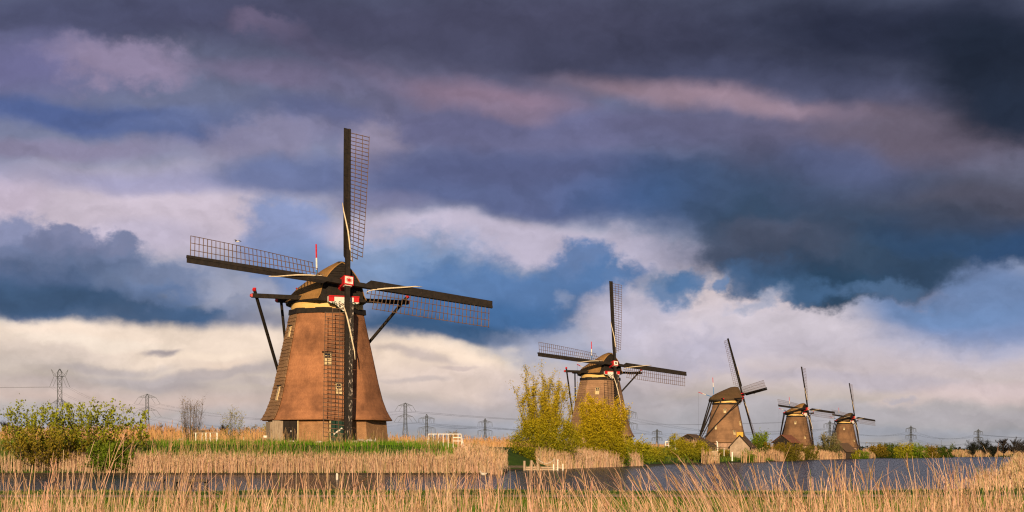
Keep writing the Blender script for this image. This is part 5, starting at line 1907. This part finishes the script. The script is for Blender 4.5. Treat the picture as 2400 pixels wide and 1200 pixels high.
# ================================================================ landing stages, fences, sheds
# landing stage under the yellow willow
D0 = 154.0
x0, x1 = (1178 - 1200) * D0 / F, (1322 - 1200) * D0 / F
dock = empty('landing_stage', (x0, D0, 0), 'weathered wooden landing stage with mooring posts below the yellow willow', 'landing stage')
wd = x1 - x0
npl = 24
for i in range(npl):
    xx = wd * (i + 0.5) / npl
    dark = xx < wd * 0.38
    zt = 0.40 if dark else 0.30
    MB().box((xx, 0.9, zt + 0.01 * math.sin(i * 2.7)), (wd / npl - 0.02, 1.9 if not dark else 1.2, 0.06)).build('plank', M['dark_dock_wood'] if dark else M['dock_wood'], dock)
for z, xa, xb, mt in ((0.24, 0.36 * wd, wd, 'dock_wood'), (0.08, 0.36 * wd, wd * 0.9, 'dock_wood'), (0.30, 0, 0.38 * wd, 'dark_dock_wood')):
    MB().box(((xa + xb) / 2, -0.08, z), (xb - xa, 0.08, 0.13)).build('edge_board', M[mt], dock)
for px, top, w in ((1189, 1092, .16), (1229, 1080, .22), (1246, 1079, .20), (1261, 1073, .25), (1299, 1074, .24)):
    xx = (px - 1178) * D0 / F
    z = CAMZ + (HZ - top) * D0 / F
    m = MB().tube([(xx, -0.22, -0.8), (xx, -0.22, z - 0.05), (xx, -0.22, z)], [w / 2, w / 2, w / 2 * 0.8], 8)
    m.build('mooring_post', M['dock_wood'], dock)
for px, top in ((1307, 1077), (1297, 1088), (1319, 1087)):
    xx = (px - 1178) * D0 / F
    z = CAMZ + (HZ - top) * D0 / F
    MB().box((xx, -0.36, (z - 0.3) / 2), (0.09, 0.09, z + 0.3)).build('white_post', M['white'], dock)
a = Vector(((1261 - 1178) * D0 / F, -0.36, 1.0))
b = Vector(((1299 - 1178) * D0 / F, -0.36, 0.98))
nl = 19
for i in range(nl):
    t0, t1 = i / nl, (i + 0.8) / nl
    p = lambda t: a.lerp(b, t) - Vector((0, 0, 0.36 * 4 * t * (1 - t)))
    MB().tube([p(t0), p(t1)], 0.026, 4).build('chain_link', M['chain'], dock)

# low fishing stage on the near side, behind the foreground reeds
D1 = 57.0
fs = empty('fishing_stage', ((308 - 1200) * D1 / F, D1, 0), 'low dark plank stage on posts at the near edge of the water', 'landing stage')
k = D1 / F
for xa, xb, py in ((308, 386, 1126), (404, 488, 1127)):
    for j in range(3):
        MB().box((((xa + xb) / 2 - 308) * k, 0.14 * j - 0.1, CAMZ + (HZ - py) * k + 0.01 * j), ((xb - xa) * k, 0.125, 0.07)).build('plank', M['dark_dock_wood'], fs)
for px in (314, 380, 411, 443, 482):
    for yy in ((-0.1, 0.2) if px in (411, 443) else (0.05,)):
        MB().box(((px - 308) * k, yy, 0.1), (0.11, 0.10, 0.86)).build('post', M['dark_dock_wood'], fs)

# white railing of the little bridge, white gate, stakes
D2 = 138.0
rb = at(1000, 1044, D2)
rb.z = gz(rb.x, rb.y)
rail = empty('white_railing', rb, 'long white railing on the grass right of the nearest windmill', 'railing')
k = D2 / F
hh = 0.86
for i in range(7):
    xx = (4 + i * 11.6) * k
    MB().beam((xx - (0.06 if i == 0 else 0), 0, -0.25), (xx, 0, hh), 0.042, 0.042).build('post', M['white'], rail)
for z in (hh, 0.30, 0.58):
    xa = 4 * k if z == hh else (4 + 5 * 11.6) * k
    MB().beam((xa, 0, z), (80 * k, 0, z), 0.04, 0.055).build('rail', M['white'], rail)
MB().beam((80 * k, 0, hh), (89 * k, -1.2, -0.3), 0.06, 0.08).build('rail', M['white'], rail)
MB().beam((80 * k, -0.3, hh - 0.25), (86 * k, -1.2, -0.5), 0.05, 0.06).build('rail', M['white'], rail)
MB().beam((84 * k, -1.6, -1.2), (84 * k, -1.6, 0.25), 0.09, 0.09).build('post', M['white'], rail)
D3 = 146.0
gb = at(457, 1040, D3)
gb.z = gz(gb.x, gb.y)
gate = empty('gate', gb, 'small white-posted gate at the foot of the twiggy shrub', 'gate')
k = D3 / F
for px, w in ((459, .09), (474, .07), (483, .10), (493, .09), (509, .12)):
    MB().box(((px - 457) * k, 0, 0.42), (w, w, 1.2)).build('post', M['white'], gate)
MB().beam((-0.15, 0, 1.0), ((512 - 457) * k, 0, 1.02), 0.08, 0.09).build('top_rail', M['grey_wood'], gate)
MB().beam(((483 - 457) * k, 0.02, 0.55), ((509 - 457) * k, 0.02, 0.55), 0.05, 0.07).build('rail', M['grey_wood'], gate)
MB().box(((474 - 457) * k, 0.1, 1.12), (0.5, 0.08, 0.22)).build('board', M['dark_dock_wood'], gate)
D4 = 330.0
wb = at(1560, 1045, D4)
wb.z = gz(wb.x, wb.y)
wf = empty('white_fence', wb, 'short white paddock fence left of the thatched shed', 'fence')
k = D4 / F
for i in range(4):
    MB().box((i * 7.5 * k, 0, 0.9), (0.13, 0.13, 1.9)).build('post', M['white'], wf)
for z in (1.0, 1.75):
    MB().box((11 * k, 0, z), (23 * k, 0.08, 0.12)).build('rail', M['white'], wf)


def stake(name, px, d, top, bottom, w, mat, label, dx=0.0, cat='post'):
    a = at(px, bottom, d)
    b = at(px + dx, top, d)
    a.z = min(a.z, gz(a.x, a.y)) - 0.2 if name != 'water_post' else -0.6
    o = MB().tube([a, a.lerp(b, 0.9), b], [w / 2, w / 2, w / 2 * 0.8], 7).build(name, M[mat], None)
    return tag(o, label, cat)


stake('stake', 952, 137, 1032, 1054, .10, 'white', 'leaning white stake in the grass left of the white railing', dx=5)
stake('water_post', 790, 96, 1109, 1128, .13, 'white', 'short white post standing in the water below the near windmill')
stake('iron_rod', 810, 137, 1028, 1060, .05, 'rust_pole', 'thin rust-red rod in front of the lower sail tip')
stake('stake', 702, 138, 1040, 1052, .06, 'cream_frame', 'thin pale stake in the lawn left of the lower sail')
stake('stake', 571, 142, 1025, 1042, .08, 'white', 'short pale stake in the reeds beside the budding shrub')
o = MB().tube([at(1682, 1058, 300), at(1681, 1036, 300), at(1678, 1034, 300)], [.12, .12, .08], 7).build('white_pole', M['white'], None)
tag(o, 'white pole before the sideways windmill', 'pole')
o = MB().box(at(1716, 1070, 300), (0.22, 0.22, 1.6)).build('white_post', M['white'], None)
tag(o, 'short white post below the pale brick gable', 'post')
o = MB().box(at(1697, 1060, 305), (0.10, 0.10, 1.5)).build('thin_post', M['white'], None)
tag(o, 'thin pale post between the brick wall and the gable', 'post')
# bench by the mill's door
bp_ = at(628, 1040, 137)
bp_.z = gz(bp_.x, bp_.y)
bench = empty('bench', bp_, 'small wooden bench left of the dark mill door', 'bench')
MB().box((0, 0, 0.46), (1.1, 0.4, 0.07)).build('seat', M['grey_wood'], bench)
for s in (-0.4, 0.4):
    MB().box((s, 0, 0.2), (0.1, 0.35, 0.46)).build('leg', M['grey_wood'], bench)
MB().box((-0.2, 0, 0.58), (0.3, 0.25, 0.16)).build('tray', M['white'], bench)


def shed(name, px, d, ridge, eave, half_w, length, yaw, roof, wall, label, chimney=False, gable_boards=False, courses=7):
    """Gabled outbuilding with its gable end turned to the water."""
    c = at(px, ridge, d)
    g = gz(c.x, c.y)
    zr, ze = c.z - g, CAMZ + (HZ - eave) * d / F - g
    root = empty(name, (c.x, c.y, g), label, 'shed', rz=yaw)
    w = half_w
    rise = zr - ze
    pts = [(-w, 0, -0.3), (w, 0, -0.3), (w, 0, ze), (0, 0, zr), (-w, 0, ze)]
    o = MB().prism(pts, (0, length, 0)).build('wall', M[wall], root)
    if wall.endswith('brick'):
        box_uv(o)
    for s in (-1, 1):
        rf = MB().prism([(s * (w + 0.35), -0.35, ze - rise * 0.35 / w), (0, -0.35, zr + 0.03), (0, -0.35, zr + 0.25), (s * (w + 0.35), -0.35, ze + 0.22 - rise * 0.35 / w)], (0, length + 0.7, 0)).build('roof', M[roof], root)
        for i in range(courses):
            f0, f1 = i / courses, (i + 1) / courses
            p = lambda f, o_: Vector((s * (w + 0.35) * (1 - f), 0, (ze - rise * 0.35 / w + 0.22) * (1 - f) + (zr + 0.25) * f + o_))
            MB().add([p(f0, .015) + Vector((0, -0.36, 0)), p(f0, .07) + Vector((0, -0.36, 0)), p(f1, .02) + Vector((0, -0.36, 0)), p(f0, .015) + Vector((0, length + .36, 0)), p(f0, .07) + Vector((0, length + .36, 0)), p(f1, .02) + Vector((0, length + .36, 0))],
                     [(0, 3, 4, 1), (1, 4, 5, 2), (0, 1, 2), (3, 5, 4)]).build('roof_course', M[roof], rf)
        MB().beam((s * (w + 0.37), -0.40, ze - rise * 0.37 / w + 0.1), (0, -0.40, zr + 0.13), 0.05, 0.13).build('verge_board', M['black_wood'], root)
    if gable_boards:
        for i in range(9):
            xx = -w + 2 * w * (i + 0.5) / 9
            top = zr - rise * abs(xx) / w - 0.15
            MB().box((xx, -0.03, top / 2), (2 * w / 9 - 0.03, 0.05, top)).build('board', M['black_wood'], root)
    if chimney:
        MB().box((0, 0.3, zr + 0.3), (1.25, 0.7, 0.95)).build('chimney', M['yellow_paint'], root)
        MB().box((0, -0.015, ze * 0.5), (2 * w * 0.98, 0.05, 0.12)).build('string_course', M['pink_brick'], root)
    return root


shed('thatched_shed', 1612, 345, 1020, 1046, 4.2, 7.0, -0.35, 'reed_roof', 'dark_dock_wood', 'old thatched shed with a dark gable left of the sideways windmill', gable_boards=True)
shed('brick_outbuilding', 1734, 335, 1022, 1047, 1.95, 8.0, -0.25, 'reed_roof', 'pale_brick', 'pale brick gable with an ochre chimney right of the sideways windmill', chimney=True)
shed('tiled_shed', 1832, 450, 1021, 1036, 2.3, 7.0, -0.5, 'tile_roof', 'dark_dock_wood', 'small dark shed with a reddish roof left of the fourth windmill', gable_boards=True)
shed('thatched_shed', 1962, 585, 1040, 1058, 3.2, 9.0, -0.6, 'reed_roof', 'dark_dock_wood', 'low thatched shed in the reeds before the farthest windmill')
# brick quay wall below the sideways windmill
qb = at(1651, 1078, 292)
quay = empty('quay_wall', (qb.x, 292, gz(qb.x + 1, 292)), 'low pale stone wall at the water below the sideways windmill', 'wall')
k = 292 / F
wq = 32 * k
for r_ in range(5):
    nb_ = 4
    for j in range(nb_):
        sh = 0.3 if r_ % 2 else 0.0
        xa = wq * j / nb_ + sh * (j > 0)
        xb = wq * (j + 1) / nb_ + sh * (j < nb_ - 1)
        MB().box(((xa + xb) / 2, 0.02 * math.sin(j * 3 + r_), 0.14 + r_ * 0.34), (xb - xa - 0.03, 0.5, 0.315)).build('stone', M['pale_brick'] if False else M['dock_wood'], quay)
m = MB()
for i in range(16):
    m.beam((wq * i / 15, 0.2, 1.75), (wq * i / 15 + 0.5 * math.sin(i * 2.2), 0.1, 2.3 + 0.15 * math.sin(i)), 0.06, 0.06)
m.beam((-.4, 0.1, 2.1), (wq + 1.8, 0.1, 2.25), 0.09, 0.09)
m.beam((-.2, 0.2, 1.85), (wq + 1.8, 0.2, 1.95), 0.09, 0.09)
tag(m.build('brushwood', M['bark'], quay), kind='stuff')


# ================================================================ birds
def goose(x, y, yaw, label, pale=False, grazing=False, s=1.0, z=None):
    root = empty('goose', (x, y, gz(x, y) if z is None else z), label, 'goose', 'geese grazing at the nearest windmill', rz=yaw)
    spine = [(-0.42, 0.36, .02), (-0.34, 0.38, .07), (-0.2, 0.38, .125), (0.0, 0.36, .15), (0.17, 0.37, .13), (0.27, 0.42, .085)]
    if grazing:
        spine += [(0.35, 0.38, .055), (0.42, 0.25, .045), (0.46, 0.13, .042), (0.50, 0.09, .05), (0.55, 0.06, .03)]
    else:
        spine += [(0.32, 0.50, .055), (0.33, 0.61, .042), (0.35, 0.70, .042), (0.39, 0.745, .05), (0.45, 0.74, .03)]
    MB().tube([(a * s, 0, b * s) for a, b, c in spine], [c * s for a, b, c in spine], 8).build('body', M['goose_pale' if pale else 'goose'], root, smooth=True)
    hx, hz = (0.56, 0.05) if grazing else (0.47, 0.735)
    MB().tube([(hx * s, 0, hz * s), ((hx + (0.03 if grazing else 0.09)) * s, 0, (hz - (0.05 if grazing else 0.01)) * s)], [.022 * s, .012 * s], 6).build('beak', M['beak'], root)
    for w in (-1, 1):
        MB().tube([(0.02 * s, w * 0.06 * s, 0.24 * s), (0.0, w * 0.06 * s, 0.02 * s)], .014 * s, 5).build('leg', M['beak'], root)
        MB().loft([[(0.16 * s, w * 0.125 * s, 0.36 * s), (0.10 * s, w * 0.13 * s, 0.45 * s), (0.05 * s, w * 0.14 * s, 0.34 * s)], [(-0.18 * s, w * 0.115 * s, 0.38 * s), (-0.16 * s, w * 0.10 * s, 0.45 * s), (-0.16 * s, w * 0.125 * s, 0.33 * s)],
                   [(-0.46 * s, w * 0.02 * s, 0.37 * s), (-0.45 * s, w * 0.02 * s, 0.40 * s), (-0.45 * s, w * 0.03 * s, 0.36 * s)]]).build('wing', M['goose'], root)
    return root


for px, d, yaw, pale, gr, s, lab in (
        (832, 139, 0.1, False, False, 1.25, 'goose standing nearest the lower sail tip, head up, facing the railing'), (846, 134, 3.0, False, True, 1.2, 'goose grazing in front of the standing ones'), (860, 138, 0.5, False, False, 1.3, 'brown goose with raised neck in the middle of the flock'),
        (866, 135, 3.3, True, True, 1.2, 'pale goose bent down in the middle of the flock'), (878, 135.5, 1.4, True, False, 1.1, 'upright pale goose turned away at the edge of the flock'), (936, 137, 2.6, True, True, 1.2, 'lone goose in the grass left of the leaning stake'),
        (748, 137, 2.9, True, True, 1.2, 'lone pale goose under the mill wall left of the lower sail'), (683, 136, 0.2, True, True, 1.1, 'pale goose half hidden in stalks before the dark door'), (424, 139, 0.3, False, False, 1.1, 'brown goose beside the white-posted gate')):
    goose((px - 1200) * d / F, d, yaw, lab, pale, gr, s * 0.62)

# white duck on the water
p = at(1135, 1112, 121)
dk = empty('duck', (p.x, 118, 0.0), 'small white duck swimming off the reed edge', 'duck', rz=2.9)
MB().tube([(-.26, 0, .14), (-.15, 0, .09), (0, 0, .07), (.14, 0, .09), (.19, 0, .17), (.2, 0, .24), (.25, 0, .27), (.3, 0, .26)], [.02, .08, .11, .09, .05, .04, .05, .025], 8).build('body', M['goose_pale'], dk, smooth=True)
MB().tube([(.3, 0, .26), (.38, 0, .25)], [.02, .012], 5).build('beak', M['beak'], dk)
# gull flying above the left sail
p = at(556, 566, 138)
gl = empty('gull', p, 'white gull flying just above the left sail', 'gull', rz=2.7)
gl.scale = (0.75, 0.75, 0.75)
MB().tube([(-.26, 0, 0), (-.12, 0, .01), (.04, 0, 0), (.16, 0, .02), (.22, 0, .03), (.28, 0, .02)], [.015, .06, .075, .06, .05, .012], 8).build('body', M['white'], gl, smooth=True)
for s in (-1, 1):
    MB().loft([[(.10, s * .05, .02), (.02, s * .05, .045), (-.10, s * .05, .02)], [(.14, s * .35, .16), (.04, s * .35, .185), (-.08, s * .35, .16)], [(0.02, s * .68, .05), (-.05, s * .70, .06), (-.12, s * .68, .05)]]).build('wing', M['gull_grey'], gl)
